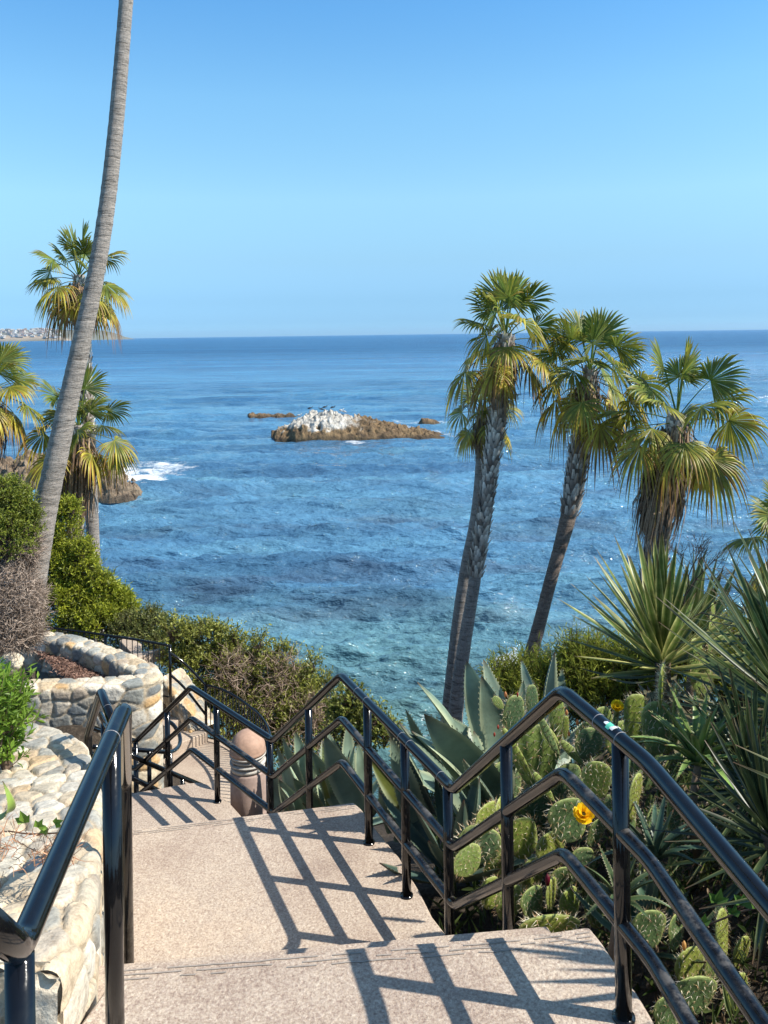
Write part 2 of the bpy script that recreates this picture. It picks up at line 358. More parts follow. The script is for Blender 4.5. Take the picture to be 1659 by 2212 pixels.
def stone_wall(m, path, hw, ho, hi, ds=.012, cell=.2, amp=.035, seed=0, r=.05, flat=1.0, wfun=None, pale=.3):
    """path: centre line of the top; ho / hi: height of the right (outer) and left (inner) faces"""
    p = resample(path, ds); n = len(p); tan = np.gradient(p, axis=0); tan[:, 2] = 0; tan /= np.linalg.norm(tan, axis=1)[:, None]
    for _ in range(int((.16/ds)**2)): tan[1:-1] = (tan[:-2]+tan[1:-1]*2+tan[2:])/4; p[1:-1] = p[1:-1]*.98+(p[:-2]+p[2:])*.01
    tan /= np.linalg.norm(tan, axis=1)[:, None]
    right = np.stack([tan[:, 1], -tan[:, 0], np.zeros(n)], 1)
    prof = [(hw, -ho), (hw, -r)]+[(hw-r+r*math.cos(a), -r+r*math.sin(a)) for a in (math.pi/8, math.pi/4, math.pi*3/8)]+[(hw-r, 0), (-hw+r, 0)]
    prof += [(-hw+r-r*math.sin(a), -r+r*math.cos(a)) for a in (math.pi/8, math.pi/4, math.pi*3/8)]+[(-hw, -r), (-hw, -hi)]
    pr = resample(np.array(prof), ds); k = len(pr); tt = np.concatenate([[0], np.cumsum(np.linalg.norm(np.diff(pr, axis=0), axis=1))])
    ss = np.concatenate([[0], np.cumsum(np.linalg.norm(np.diff(p, axis=0), axis=1))])
    G = p[:, None, :]+right[:, None, :]*pr[None, :, 0:1]+np.array((0, 0, 1.))*pr[None, :, 1:2]
    s, t = np.meshgrid(ss, tt, indexing='ij')
    stone_patch(m, G, s, t, cell, amp, seed, flip=False, flat=flat, pale=pale)
    return p, right
# leaves ------------------------------------------------------------
def unit(v): return v/(np.linalg.norm(v, axis=-1, keepdims=True)+1e-9)
def add_leaves(m, pos, dirs, nrm, L, Wd, col):
    """many folded leaves at once: 4 verts / 2 tris each"""
    n = len(pos); side = unit(np.cross(dirs, nrm)); nn = unit(np.cross(side, dirs))
    L = np.broadcast_to(L, (n,))[:, None]; Wd = np.broadcast_to(Wd, (n,))[:, None]
    a = pos; b2 = pos+dirs*L*.5+side*Wd*.5+nn*Wd*.15; c = pos+dirs*L-nn*L*.12; d = pos+dirs*L*.5-side*Wd*.5+nn*Wd*.15
    V = np.stack([a, b2, c, d], 1).reshape(-1, 3); k = np.arange(n)[:, None]*4
    t = np.concatenate([k+np.array([[0, 1, 2]]), k+np.array([[0, 2, 3]])])
    m.add(V, t=t, col=np.repeat(col, 4, axis=0))
def rnd_dirs(n): return unit(rng.normal(size=(n, 3)))
def shrub_mesh(blobs, ntwig, per, L, Wd, c0, c1, up=.4, tl=.25, hole=.45, c2=None, p2=.1):
    """blobs: list of (centre, (rx,ry,rz)); leaves sit along outward twigs"""
    m = M(); tw = M()
    vol = np.array([r[0]*r[2]+r[0]*r[1] for c, r in blobs]); pr = vol/vol.sum()
    bi = rng.choice(len(blobs), ntwig, p=pr)
    C = np.array([c for c, r in blobs])[bi]; Rr = np.array([r for c, r in blobs])[bi]
    u = rnd_dirs(ntwig); u[:, 2] = np.where(u[:, 2] < -.5, -u[:, 2], u[:, 2])
    lump = fbm(u[:, 0]*3+C[:, 0]*3+20, u[:, 2]*3+C[:, 2]*2+u[:, 1]*2+20, 3, 5)
    keep = lump > hole*.75
    rad = (.62+.42*rng.random(ntwig)**.6)*(.72+.55*lump)
    o = C+u*Rr*rad[:, None]; o, u, ntw = o[keep], u[keep], int(keep.sum())
    dd = unit(u+np.array((0, 0, up))+rnd_dirs(ntw)*.6); tlv = tl*(.5+rng.random(ntw))
    idx = np.repeat(np.arange(ntw), per); f = np.tile((np.arange(per)+1)/per, ntw)
    pos = o[idx]+dd[idx]*(tlv[idx]*f)[:, None]
    ld = unit(dd[idx]*.7+rnd_dirs(len(idx))*.9+np.array((0, 0, .15)))
    nr = unit(rnd_dirs(len(idx))+u[idx]*.6+np.array((0, 0, .8)))
    mix = np.clip(rng.random(ntw)[idx]*.6+rng.random(len(idx))*.4, 0, 1)[:, None]
    col = np.array(c0)*(1-mix)+np.array(c1)*mix
    if c2 is not None:
        s2 = (rng.random(ntw) < p2)[idx]; col[s2] = np.array(c2)
    add_leaves(m, pos, ld, nr, L*(.6+.8*rng.random(len(idx))), Wd*(.7+.6*rng.random(len(idx))), col)
    # twigs as thin blades
    e = o+dd*tlv[:, None]; s0 = o-dd*tlv[:, None]*.6; sd = unit(np.cross(dd, rnd_dirs(ntw)))*.004
    V = np.stack([s0-sd, s0+sd, e+sd*.4, e-sd*.4], 1).reshape(-1, 3)
    tw.add(V, q=np.arange(ntw*4).reshape(-1, 4), col=(.11, .075, .05))
    for c, r in blobs:         # main branches
        base = np.array(c)-np.array((0, 0, r[2]*1.0))
        for k in range(5):
            d = rnd_dirs(1)[0]; d[2] = abs(d[2]); end = np.array(c)+d*np.array(r)*.7
            mid = (base+end)/2+rnd_dirs(1)[0]*r[0]*.15
            tube(tw, smoothp([base, mid, end], 1), np.linspace(.022, .006, 6), 6, (.12, .085, .06), caps=False)
    return m, tw
def shrub(name, blobs, label, cat, group=None, **kw):
    bl = [(np.array(c), r) for c, r in blobs]
    base = np.mean([c-np.array((0, 0, r[2])) for c, r in bl], axis=0)
    t = thing(name, base, label, cat, group); a, b2 = shrub_mesh(bl, **kw)
    part('foliage', a, MAT['leaf'], t, False); part('branches', b2, MAT['twig'], t, False); return t
def thicket_mesh(blobs, n, L, w, c0, c1):
    m = M(); bi = rng.integers(0, len(blobs), n)
    C = np.array([c for c, r in blobs])[bi]; Rr = np.array([r for c, r in blobs])[bi]
    p = C+rnd_dirs(n)*Rr*(.5+.5*rng.random((n, 1))**.5)
    d = rnd_dirs(n)+np.array((0, 0, .3)); d = unit(d); mix = rng.random((n, 1)); col = np.array(c0)*(1-mix)+np.array(c1)*mix
    for k in range(3):
        sd = unit(np.cross(d, rnd_dirs(n)))*w*(1-.25*k); l2 = L*(.6+.8*rng.random((n, 1)))/3
        e = p+d*l2; V = np.stack([p-sd, p+sd, e+sd*.8, e-sd*.8], 1).reshape(-1, 3)
        m.add(V, q=np.arange(n*4).reshape(-1, 4), col=np.repeat(col, 4, axis=0)); p = e; d = unit(d+rnd_dirs(n)*.7)
    return m
# palm --------------------------------------------------------------
def frond_mesh(org, az, el, Lp, Rb, droop, age, nseg=34, tw=0.0, seed=0):
    m = M(); r2 = np.random.default_rng(seed)
    d0 = np.array((math.cos(az)*math.cos(el), math.sin(az)*math.cos(el), math.sin(el))); Z = np.array((0, 0, 1.))
    ts = np.linspace(0, 1, 9); pet = [org+d0*Lp*t-Z*droop*Lp*t*t*.55 for t in ts]
    green = np.array((.135, .19, .035)); yel = np.array((.60, .48, .06)); brn = np.array((.24, .13, .055)); oran = np.array((.42, .22, .05))
    pc = green*1.5*(1-age)+np.array((.38, .22, .07))*age
    tube(m, pet, np.linspace(.020, .011, 9), 6, pc, caps=False, ell=.6)
    T = pet[-1]-pet[-2]; T /= np.linalg.norm(T)
    T = T-Z*(.02+.35*droop); T /= np.linalg.norm(T)
    Sd = np.cross(T, Z); Sd /= np.linalg.norm(Sd)+1e-9; Nn = np.cross(Sd, T)
    ct, st = math.cos(tw), math.sin(tw); Sd, Nn = Sd*ct+Nn*st, Nn*ct-Sd*st
    th = np.linspace(-2.05, 2.05, nseg); dth = th[1]-th[0]; tt = np.array([0, .2, .4, .55, .68, .8, .9, 1.0])
    Hh = pet[-1]
    for i, a in enumerate(th):
        rl = Rb*(.72+.28*math.cos(a*.8))*(.9+.2*r2.random())
        dr = math.cos(a)*T+math.sin(a)*Sd-Nn*.22*abs(math.sin(a))+Nn*.10*r2.normal()*.5; dr /= np.linalg.norm(dr)
        sp = np.cross(dr, Nn); sp /= np.linalg.norm(sp)
        split = .50+.1*r2.random(); w = np.where(tt <= split, rl*tt*math.tan(dth/2)*1.02, rl*split*math.tan(dth/2)*((1-tt)/(1-split))**.8)
        w = np.maximum(w, .0015)
        kd = (.10+.75*droop+.8*age)*(.5+.9*r2.random())
        g = np.maximum(0, tt-.42)**2*kd*rl*1.6
        cen = Hh+dr*(rl*tt)[:, None]*(1-.25*np.maximum(0, tt-.5))[:, None]-Z*g[:, None]
        lf = cen-sp*w[:, None]-Nn*(w*.45)[:, None]; rt = cen+sp*w[:, None]-Nn*(w*.45)[:, None]; md = cen+Nn*(w*.45)[:, None]
        V = np.stack([lf, md, rt], 1).reshape(-1, 3); f = grid_faces(len(tt), 3)
        ya = np.clip(tt**2*(.40+age*1.2)+age*.6+.12*r2.normal(), 0, 1)[:, None]
        ba = np.clip((tt-.58)*2.0*(age*1.8+.3)+(age-.75)*2.2+.1*r2.normal(), 0, 1)[:, None]
        c = green*(1-ya)+(yel if i % 3 else oran)*ya; c = c*(1-ba)+brn*ba
        c = c*(1.25 if r2.random() > .6 else .95); c[0] = c[0]*1.3
        m.add(V, f, col=np.repeat(c, 3, axis=0))
    return m
def ringed_trunk(pts, radii, col, n=20, wob=.03, scal=None):
    m = M(); p = resample(np.array(smoothp(pts, 2)), .05); N = len(p); s = np.linspace(0, 1, N)
    rr = np.interp(s, np.linspace(0, 1, len(radii)), radii)
    rr = rr*(1+wob*(np.sin(np.arange(N)*1.9)+rng.normal(size=N)*.6)*.5)
    cc = np.array(col)*(.85+.3*rng.random((N, 1)))
    tube(m, p, rr, n, cc, caps=True); return m, p, rr
def boots(m, p, rr, c0, c1, dens=11, L=.15, w=.06, out=.42):
    """old leaf bases sticking out of a palm trunk"""
    N = len(p)
    for i in range(1, N-1):
        for k in range(dens):
            a = (k+(i*.382))*2*math.pi/dens+R.uniform(-.2, .2)
            T = p[i+1]-p[i-1]; T /= np.linalg.norm(T); u = np.array((math.cos(a), math.sin(a), 0)); u -= T*np.dot(u, T); u /= np.linalg.norm(u); s = np.cross(T, u)
            L2 = L*R.uniform(.6, 1.3); w2 = w*R.uniform(.7, 1.2); b0 = p[i]+u*rr[i]*.92; o = out*R.uniform(.4, 1.4)
            e = b0+T*L2+u*L2*o
            V = [b0-s*w2, b0+s*w2, e+s*w2*.42, e-s*w2*.42, b0+u*.03, e+u*.012]
            f = R.random(); c = np.array(c0)*(1-f)+np.array(c1)*f
            m.add(V, [(0, 4, 5, 3), (4, 1, 2, 5)], [(3, 5, 2)], col=np.stack([c*.5, c*.5, c, c*1.1, c*.6, c*1.2]))
def skirt_mesh(c, T, r, L, n, c0, c1, top=0.0):
    m = M()
    for i in range(n):
        a = R.uniform(0, 2*math.pi); u = np.array((math.cos(a), math.sin(a), 0)); z0 = R.uniform(0, .55)*L
        ll = L*R.uniform(.35, .75); p0 = c-T*z0+u*r*R.uniform(.25, .8)
        p1 = p0-T*ll*.45+u*r*R.uniform(.05, .5); p2 = p1-T*ll*.55-u*r*R.uniform(-.15, .3)
        s = np.cross(T, u)+rnd_dirs(1)[0]*.5; s = s/np.linalg.norm(s)*R.uniform(.008, .022)
        f = R.random(); cc = np.array(c0)*(1-f)+np.array(c1)*f
        m.add([p0-s, p0+s, p1+s, p1-s, p2+s*.2, p2-s*.2], [(0, 1, 2, 3), (3, 2, 4, 5)], col=cc)
    return m
def palm(label, trunk, radii, crown_r, seed, nf=30, rough_from=None, skirt=None, up=.62, group='fan palms on the bluff', lean=None, yellow=.5, col=(.34, .31, .285), name='fan_palm', azb=None):
    rs = random.Random(seed); t = thing(name, trunk[0], label, 'palm tree', group)
    m, p, rr = ringed_trunk(trunk, [r_*(.82 if rough_from is not None else 1) for r_ in radii], col); 
    if rough_from is not None:
        i0 = int(len(p)*rough_from); mb = M(); step = 2
        boots(mb, p[i0::step], rr[i0::step]*1.0, (.20, .15, .12), (.85, .79, .70)); 
        part('trunk', m, MAT['bark'], t); part('leaf_bases', mb, MAT['matte'], t, False)
    else: part('trunk', m, MAT['bark'], t)
    if crown_r:
        c = p[-1]; T = p[-1]-p[-3]; T /= np.linalg.norm(T)
        for i in range(nf):
            q = (i+.5)/nf; az = i*2.399+rs.uniform(-.25, .25); el = math.radians(82-q*125+rs.uniform(-10, 10))
            age = max(0, min(1, (q-.42)*1.3+rs.uniform(-.15, .3)*yellow)) if q > .3 else 0
            Lp = crown_r*rs.uniform(.36, .62)*(1-.25*(q > .8)); Rb = crown_r*rs.uniform(.40, .50)
            fm = frond_mesh(c-T*.25*q, az, el, Lp, Rb, .08+.62*q, age, tw=rs.uniform(-1.1, 1.1), seed=seed*100+i)
            part('frond', fm, MAT['frond'], t, True, 'yellowing frond' if age > .45 else None)
        if skirt: part('dead_skirt', skirt_mesh(c-T*.15, T, skirt[0], skirt[1], skirt[2], (.10, .055, .035), (.42, .29, .18)), MAT['twig'], t, False)
    return t
# agave / yucca blades ----------------------------------------------
def blade(m, base, tip, width, nrm, c_mid, c_edge, bend=.12, chan=.28, teeth=0, n=14, tsz=.012, edge_t=.0, belly=.45, thick=.0, wave=0.0, spine=(.10, .05, .035)):
    base = np.asarray(base, float); tip = np.asarray(tip, float); ax = tip-base; L = np.linalg.norm(ax); ax = ax/L
    nrm = np.asarray(nrm, float); nrm = nrm-ax*np.dot(nrm, ax); nrm /= np.linalg.norm(nrm)+1e-9; s = np.cross(ax, nrm)
    t = np.linspace(0, 1, n)
    w = width*.5*np.where(t < belly, .62+.38*np.sin(t/belly*math.pi/2), np.cos(np.clip((t-belly)/(1-belly), 0, 1)*math.pi/2)**.85)
    w = np.maximum(w, .002); cen = base+ax*(L*t)[:, None]+nrm*(bend*L*np.sin(t*math.pi)*-1+wave*np.sin(t*7))[:, None]
    rows = []; xs = [-1, -.62, 0, .62, 1]; hs = [1, .45, 0, .45, 1]
    for x, h in zip(xs, hs): rows.append(cen+s*(w*x)[:, None]+nrm*(w*chan*h)[:, None])
    V = np.stack(rows, 1); cm = np.array(c_mid, float); ce = np.array(c_edge, float)
    C = np.stack([np.tile(ce, (n, 1)), np.tile(cm*(1-edge_t)+ce*edge_t, (n, 1)), np.tile(cm*1.08, (n, 1)), np.tile(cm*(1-edge_t)+ce*edge_t, (n, 1)), np.tile(ce, (n, 1))], 1)
    C = C*(.9+.2*np.sin(t*9+R.random()*6))[:, None, None]
    C[-1] = spine; C[-2] = C[-2]*.6+np.array(spine)*.4
    m.add(V.reshape(-1, 3), grid_faces(n, 5), col=C.reshape(-1, 3))
    if thick:
        back = cen-nrm*(w*thick+.004)[:, None]; Vb = np.stack([rows[0], (rows[1]+back*2)/3, back, (rows[3]+back*2)/3, rows[4]], 1)
        m.add(Vb.reshape(-1, 3), grid_faces(n, 5)[:, ::-1], col=(C*.92).reshape(-1, 3))
    if teeth:
        for sd, row in ((-1, rows[0]), (1, rows[4])):
            for k in range(teeth):
                f = (k+.7)/(teeth+1)*(n-1); i = int(f); fr = f-i
                if i+1 >= n-1: continue
                a = row[i]*(1-fr)+row[i+1]*fr; b2 = a+ax*L/teeth*.55
                o = (a+b2)/2+s*sd*tsz+ax*tsz*.5
                m.add([a, b2, o], t=[(0, 1, 2)], col=[ce, ce, (.16, .07, .04)])
# ================================================================== levels (relative to the eye)
T1, T2, T3, T4 = -2.12, -3.10, -4.07, -6.75
RT = .86; R1, R2, R3, R4 = T1+RT, T2+RT, T3+RT, T3-.97+RT
# ------------------------------------------------------------------ terrain
ctrl = [(-2.6, 1, -2.2), (-2.6, 2.5, -2.25), (-2.7, 4, -2.7), (-3.0, 5.4, -3.3), (-4, 2, -1.9), (-5, 4.5, -2.7), (-6.5, 7, -4.4), (-4.2, 7.2, -6.2), (-3.4, 8.6, -6.6), (-5.2, 8.8, -6.2), (-3.2, 6.4, -5.6), (-4.4, 6.2, -5.2),
 (-1.35, 2, -2.5), (-1.4, 4, -3.1), (-2.3, 6, -4.4), (0, 0, -2.3), (0, 1.5, -2.4), (0, 3, -2.6), (0, 4, -3.4), (-.6, 5, -3.5), (-1.2, 6.5, -4.4), (-2, 7.5, -5.2), (-2.6, 8.6, -6.6), (-2.9, 7.4, -6.3), (-2.6, 6.6, -5.4),
 (1.2, .5, -2.15), (1.2, 2.0, -2.45), (1.0, 3.0, -2.9), (.7, 4.0, -3.35), (.35, 5, -3.5), (.1, 6, -4.0), (-.4, 7, -4.5), (-.9, 8, -5.2),
 (2.2, 1, -1.9), (2.3, 2.5, -2.2), (2.2, 4, -2.7), (1.8, 5.5, -3.2), (1.5, 7, -3.9), (3.5, 2, -1.6), (3.8, 4, -1.9), (4, 6, -2.4), (4.2, 8, -3.2), (6, 3, -1.3), (7, 6, -1.9), (8, 9, -3.0),
 (1, 9, -5.2), (3, 10, -4.9), (0, 12, -7.4), (4, 13, -7.6), (8, 13, -6.2), (-2, 9.8, -6.95), (-3, 11, -6.95), (-2, 13, -7.0), (-4, 14, -7.3), (-1, 15, -9.3),
 (0, 18, -11), (6, 18, -11), (-4, 18, -10.5), (-5, 15, -7.0), (-5, 12, -5.3), (-4.4, 11.6, -5.3), (-7, 12, -4.9), (-7.5, 15, -5.4), (-9, 10, -4.3), (-10, 15, -4.2), (-12, 20, -4.5), (-8, 20, -7.2), (-14, 12, -3),
 (0, 23, -14.6), (8, 22, -14.6), (-6, 24, -14.2), (14, 20, -13), (14, 10, -3.5), (-14, 26, -9), (-20, 30, -12), (-12, 31, -15), (0, 30, -15.5), (12, 28, -15.5), (3, 16, -12.5), (6, 15.5, -11), (9, 16, -10.5), (10, 19, -13), (2, 20, -13.8), (-2, 21, -14), (-2.5, 18.5, -12.8), (-1, 16.8, -11.5), (1.2, 15, -10.5), (5, 20, -13.8), (3, 13.5, -9.6), (6.5, 13.2, -8.6), (1.5, 11.5, -7.6), (4, 11.2, -6.8), (-3.2, 17, -11.2), (14, 24, -14.5), (-24, 20, -4), (24, 20, -8), (24, 8, -3), (-24, 5, -2), (12, 2, -1), (-12, 2, -1.2), (0, -6, -1.0), (-10, -8, -1), (10, -8, -.8)]
ctrl = np.array(ctrl, float)
def ground(x, y):
    x = np.asarray(x, float); y = np.asarray(y, float)
    d2 = (x[..., None]-ctrl[:, 0])**2+(y[..., None]-ctrl[:, 1])**2+.02
    w = 1/d2**1.6; z = (w*ctrl[:, 2]).sum(-1)/w.sum(-1); lim = np.where(np.abs(x) < 17, -14.2-(y-23)*.5, 99.); return np.where(y > 21.5, np.minimum(z, lim), z)
gx = np.sinh(np.linspace(-3.2, 3.2, 261))*2.1; gy = np.concatenate([np.linspace(-8, 0, 25), np.linspace(.08, 16, 200), np.linspace(16.2, 34, 80)])
X, Y = np.meshgrid(gx, gy, indexing='ij'); Zg = ground(X, Y)+(fbm(X*1.7+50, Y*1.7+50, 4, 3)-.47)*.16
m = M(); m.add(np.stack([X, Y, Zg+EYE], -1).reshape(-1, 3), grid_faces(*X.shape)[:, ::-1]); solo('hillside', m, MAT['soil'], kind='structure', label='dark soil of the planted bluff beside the stairs')
# ------------------------------------------------------------------ stairs
def zl(p, z): p = np.array(p, float); p[2] = EYE+z; return p
t1 = [PZ(x, y, T1) for x, y in ((265, 2081), (520, 2063), (780, 2042), (1030, 2024), (1200, 2008), (1262, 1999), (1275, 2001), (1300, 2032), (1330, 2077), (1375, 2140), (1404, 2188), (1422, 2222))]
t1 += [zl((.97, 1.6, 0), T1), zl((1.02, .9, 0), T1), zl((-1.2, .9, 0), T1), zl((-1.06, 2.2, 0), T1)]
m = M(); slab(m, t1, .24)
a0, a1 = PZ(60, 2096, T1), PZ(1275, 2001, T1)
def flight(m, a0, a1, b0, b1, z0, z1, k):
    for i in range(k-1):
        f0, f1 = (i)/(k-1), (i+1)/(k-1); z = z0+(z1-z0)*(i+1)/k
        q = [a0*(1-f0)+b0*f0, a1*(1-f0)+b1*f0, a1*(1-f1-.04)+b1*(f1+.04), a0*(1-f1-.04)+b0*(f1+.04)]
        slab(m, [zl(p, z) for p in q], .24)
t2far = [(230, 1794), (289, 1789), (400, 1776), (521, 1762), (640, 1748), (765, 1732), (780, 1745), (807, 1783), (861, 1848), (905, 1921), (933, 1977), (962, 2014), (985, 2052)]
t2 = [PZ(x, y, T2) for x, y in t2far]
n0 = np.array((-1.62, 3.68, 0)); n1 = np.array((.36, 3.96, 0))
flight(m, a0, a1, n0, n1, T1, T2, 5)
t2 += [zl(n1, T2), zl(n0, T2), zl((-1.7, 4.3, 0), T2)]
solo('stair_landing', m, MAT['concrete'], kind='structure', smooth=False, label='upper concrete landing and the steps down from it')
m = M(); slab(m, t2, .24)
t3far = [(250, 1719), (289, 1712), (321, 1706), (373, 1697), (412, 1690.5), (432, 1689), (448, 1693), (464, 1706), (478, 1717), (497, 1734), (516, 1755), (545, 1790)]
t3 = [PZ(x, y, T3) for x, y in t3far]
b0, b1 = PZ(215, 1796, T2), PZ(765, 1732, T2); c0_, c1_ = b0+np.array((-.45, .95, 0)), b1+np.array((-.55, .85, 0))
flight(m, b0, b1, c0_, c1_, T2, T3, 5)
t3 += [zl(c1_, T3), zl(c0_, T3), zl(PZ(215, 1722, T3), T3)]
solo('stair_landing', m, MAT['concrete'], kind='structure', smooth=False, label='middle concrete landing and the steps down from it')
m = M(); slab(m, t3, .24)
# steps that go on down to the left towards the path
e0, e1 = PZ(289, 1712, T3), PZ(440, 1690, T3); dv = np.array((-.72, .62, 0))
flight(m, e0, e1, e0+dv*1.2, e1+dv*1.2, T3, T3-.98, 6)
q = [e0+dv*1.2, e1+dv*1.2, e1+dv*2.2, e0+dv*2.2]; slab(m, [zl(p, T3-.98) for p in q], .2)
solo('stair_landing', m, MAT['concrete'], kind='structure', smooth=False, label='lower concrete landing and the steps down from it')
# grooves pressed into the nosings
m = M()
for (L, z) in (([t1[i] for i in range(6)], T1), ([t2[i] for i in range(1, 6)], T2)):
    L = np.array(L)
    for k in (.035, .055, .075):
        p = resample(L-np.array((-.01, k, 0)), .05); p[:, 2] = EYE+z; p[:, 1] += rng.normal(size=len(p))*.0012
        for a, b in zip(p[:-1], p[1:]): m.add([a+(0, -.003, .0025), b+(0, -.003, .0025), b+(0, .003, .0025), a+(0, .003, .0025)], [(0, 1, 2, 3)], col=(.33, .28, .235)) if R.random() < .6 else None
solo('stair_landing', m, MAT['matte'], kind='structure', smooth=False, label='grooved nosings of the concrete landings')
# ------------------------------------------------------------------ path, far stairs
m = M()
q = [PZ(x, y, T4) for x, y in ((300, 1760), (300, 1660), (380, 1628), (450, 1592), (500, 1600), (560, 1640), (600, 1680), (600, 1790), (450, 1800))]
slab(m, q, .2); solo('path', m, MAT['concrete'], kind='structure', smooth=False, label='concrete path with striped fence shadows')
m = M(); dz = .168
s0, s1 = PZ(372, 1634, T4), PZ(449, 1603, T4); up = np.array((-.20, .30, 0)); 
for k in range(6):
    z = T4+dz*(k+1); a, b = s0+up*k, s1+up*k*1.0+np.array((-.12*k, .05*k, 0)); c, d = a+up*3, b+up*1.12+np.array((-.12, .05, 0))
    slab(m, [zl(a, z), zl(b, z), zl(d, z), zl(c, z)], dz*(k+1)+.1)
z5 = T4+dz*6; slab(m, [zl(p, z5-.004) for p in (s0+up*5, s0+up*5+(.35, .5, 0), np.array((-5.0, 15.0, 0)), np.array((-5.2, 14.2, 0)))], .2)
solo('stair_flight', m, MAT['concrete'], kind='structure', smooth=False, label='far concrete steps climbing behind the round stone planter')
# ------------------------------------------------------------------ stone walls
# low wall along the left of the stairs
rt = [(np.array(PZ(*c))) for c in ((184, 1990, -1.92), (206, 1900, -2.02), (216, 1800, -2.15), (214, 1710, -2.33), (202, 1640, -2.52), (170, 1592, -2.62), (118, 1568, -2.68), (60, 1560, -2.72))]
rt = [rt[0]+np.array((.0, -.26, .03))]+rt
rt = smoothp(rt, 2); HWL = .31
cp = resample(rt, .1); tn = np.gradient(cp, axis=0); tn[:, 2] = 0; tn /= np.linalg.norm(tn, axis=1)[:, None]
lf = np.stack([-tn[:, 1], tn[:, 0], np.zeros(len(tn))], 1); cl = cp+lf*HWL
t = thing('garden_wall', cl[0]-np.array((0, 0, .6)), 'low winding rubble stone wall along the left side of the stairs', 'stone wall')
m = M(); p_, r_ = stone_wall(m, cl, HWL, 1.3, .75, ds=.0105, cell=.165, amp=.022, seed=5, r=.045, flat=.8, pale=.36)
# near end face
tn0 = p_[0]-p_[3]; tn0[2] = 0; tn0 /= np.linalg.norm(tn0); rr0 = r_[0]
uu = np.arange(-HWL-.022, HWL+.024, .0105); ww = np.arange(0, 1.0, .0105)
G = p_[0]+tn0*.0+rr0*uu[:, None, None]-tn0*.004-np.array((0, 0, 1.))*(ww[None, :, None]-.004)
U, Wt = np.meshgrid(uu, ww, indexing='ij'); stone_patch(m, G, U+7, Wt, .19, .035, 9, pale=.45, flip=True)
capp = [(HWL+.02, -1.25), (HWL+.02, -.02), (HWL-.02, .02), (-HWL+.02, .02), (-HWL-.02, -.02), (-HWL-.02, -1.25)]
m.poly([p_[0]-tn0*.018+rr0*a+np.array((0, 0, b)) for a, b in capp], (.50, .42, .31))
part('stonework', m, MAT['stone'], t)
# round planter
ZT = -4.8
outer = [PZ(x, y, ZT) for x, y in ((62, 1362), (120, 1366), (182, 1378), (236, 1396), (284, 1414), (327, 1433), (352, 1452), (340, 1468), (290, 1477), (182, 1483), (110, 1485), (10, 1492), (-60, 1500))]
inner = [PZ(x, y, ZT) for x, y in ((60, 1376), (109, 1383), (153, 1395), (204, 1412), (250, 1431), (283, 1447), (298, 1459), (280, 1465), (240, 1467), (182, 1468), (110, 1470), (10, 1474), (-60, 1481))]
mid = [(a+b)/2 for a, b in zip(outer, inner)]
mid = smoothp(mid, 3)
t = thing('round_planter', PZ(200, 1450, -6.6), 'round planter of cobbles and mortar filled with bark mulch', 'planter')
m = M(); stone_wall(m, mid[::-1], .17, 2.3, .5, ds=.02, cell=.19, amp=.026, seed=31, r=.04, pale=.10)
part('stonework', m, MAT['stone'], t)
m = M(); ipts = smoothp(inner, 2)
cen = np.mean(ipts, axis=0); NR = 26
ring = resample(ipts, .09); Vm = []
for k in range(NR):
    f = k/(NR-1); Rg = ring*(1-f)*1.0+cen*f; Rg = Rg+(ring-cen)*.03*(k == 0); Vm.append(Rg)
Vm = np.array(Vm); Vm[..., 2] = EYE+ZT-.26+(fbm(Vm[..., 0]*7, Vm[..., 1]*7, 4, 9)-.45)*.10+np.clip((-3.9-Vm[..., 0])*.05, 0, .14)
m.add(Vm.reshape(-1, 3), grid_faces(NR, len(ring))); 
part('mulch', m, MAT['mulch'], t)
m = M(); nch = 5200; ch = rng.random((nch, 2)); kk = (ch[:, 0]**.5*(NR-1)).astype(int); jj = (ch[:, 1]*(len(ring)-1)).astype(int)
pp = Vm[kk, jj]+rng.normal(size=(nch, 3))*(.04, .04, .006)+np.array((0, 0, .012)); dd = rnd_dirs(nch)*(1, 1, .35); f = rng.random((nch, 1))
add_leaves(m, pp, unit(dd), unit(rnd_dirs(nch)*.5+np.array((0, 0, 1))), .07*(.4+rng.random(nch)), .018, np.array((.10, .045, .03))*(1-f)+np.array((.38, .24, .18))*f)
part('bark_chips', m, MAT['twig'], t, False).__setitem__('kind', 'stuff')
# low rubble wall beside the far steps
lw = [P(x, y, d) for x, y, d in ((372, 1452, 14.4), (392, 1480, 14.3), (412, 1510, 14.2), (432, 1548, 14.1), (440, 1572, 14.0))]
t = thing('garden_wall', lw[0]-np.array((0, 0, .8)), 'short sloping rubble stone wall beside the far steps', 'stone wall')
m = M(); stone_wall(m, lw, .24, .4, .4, ds=.025, cell=.14, amp=.03, seed=77, pale=.12); part('stonework', m, MAT['stone'], t)
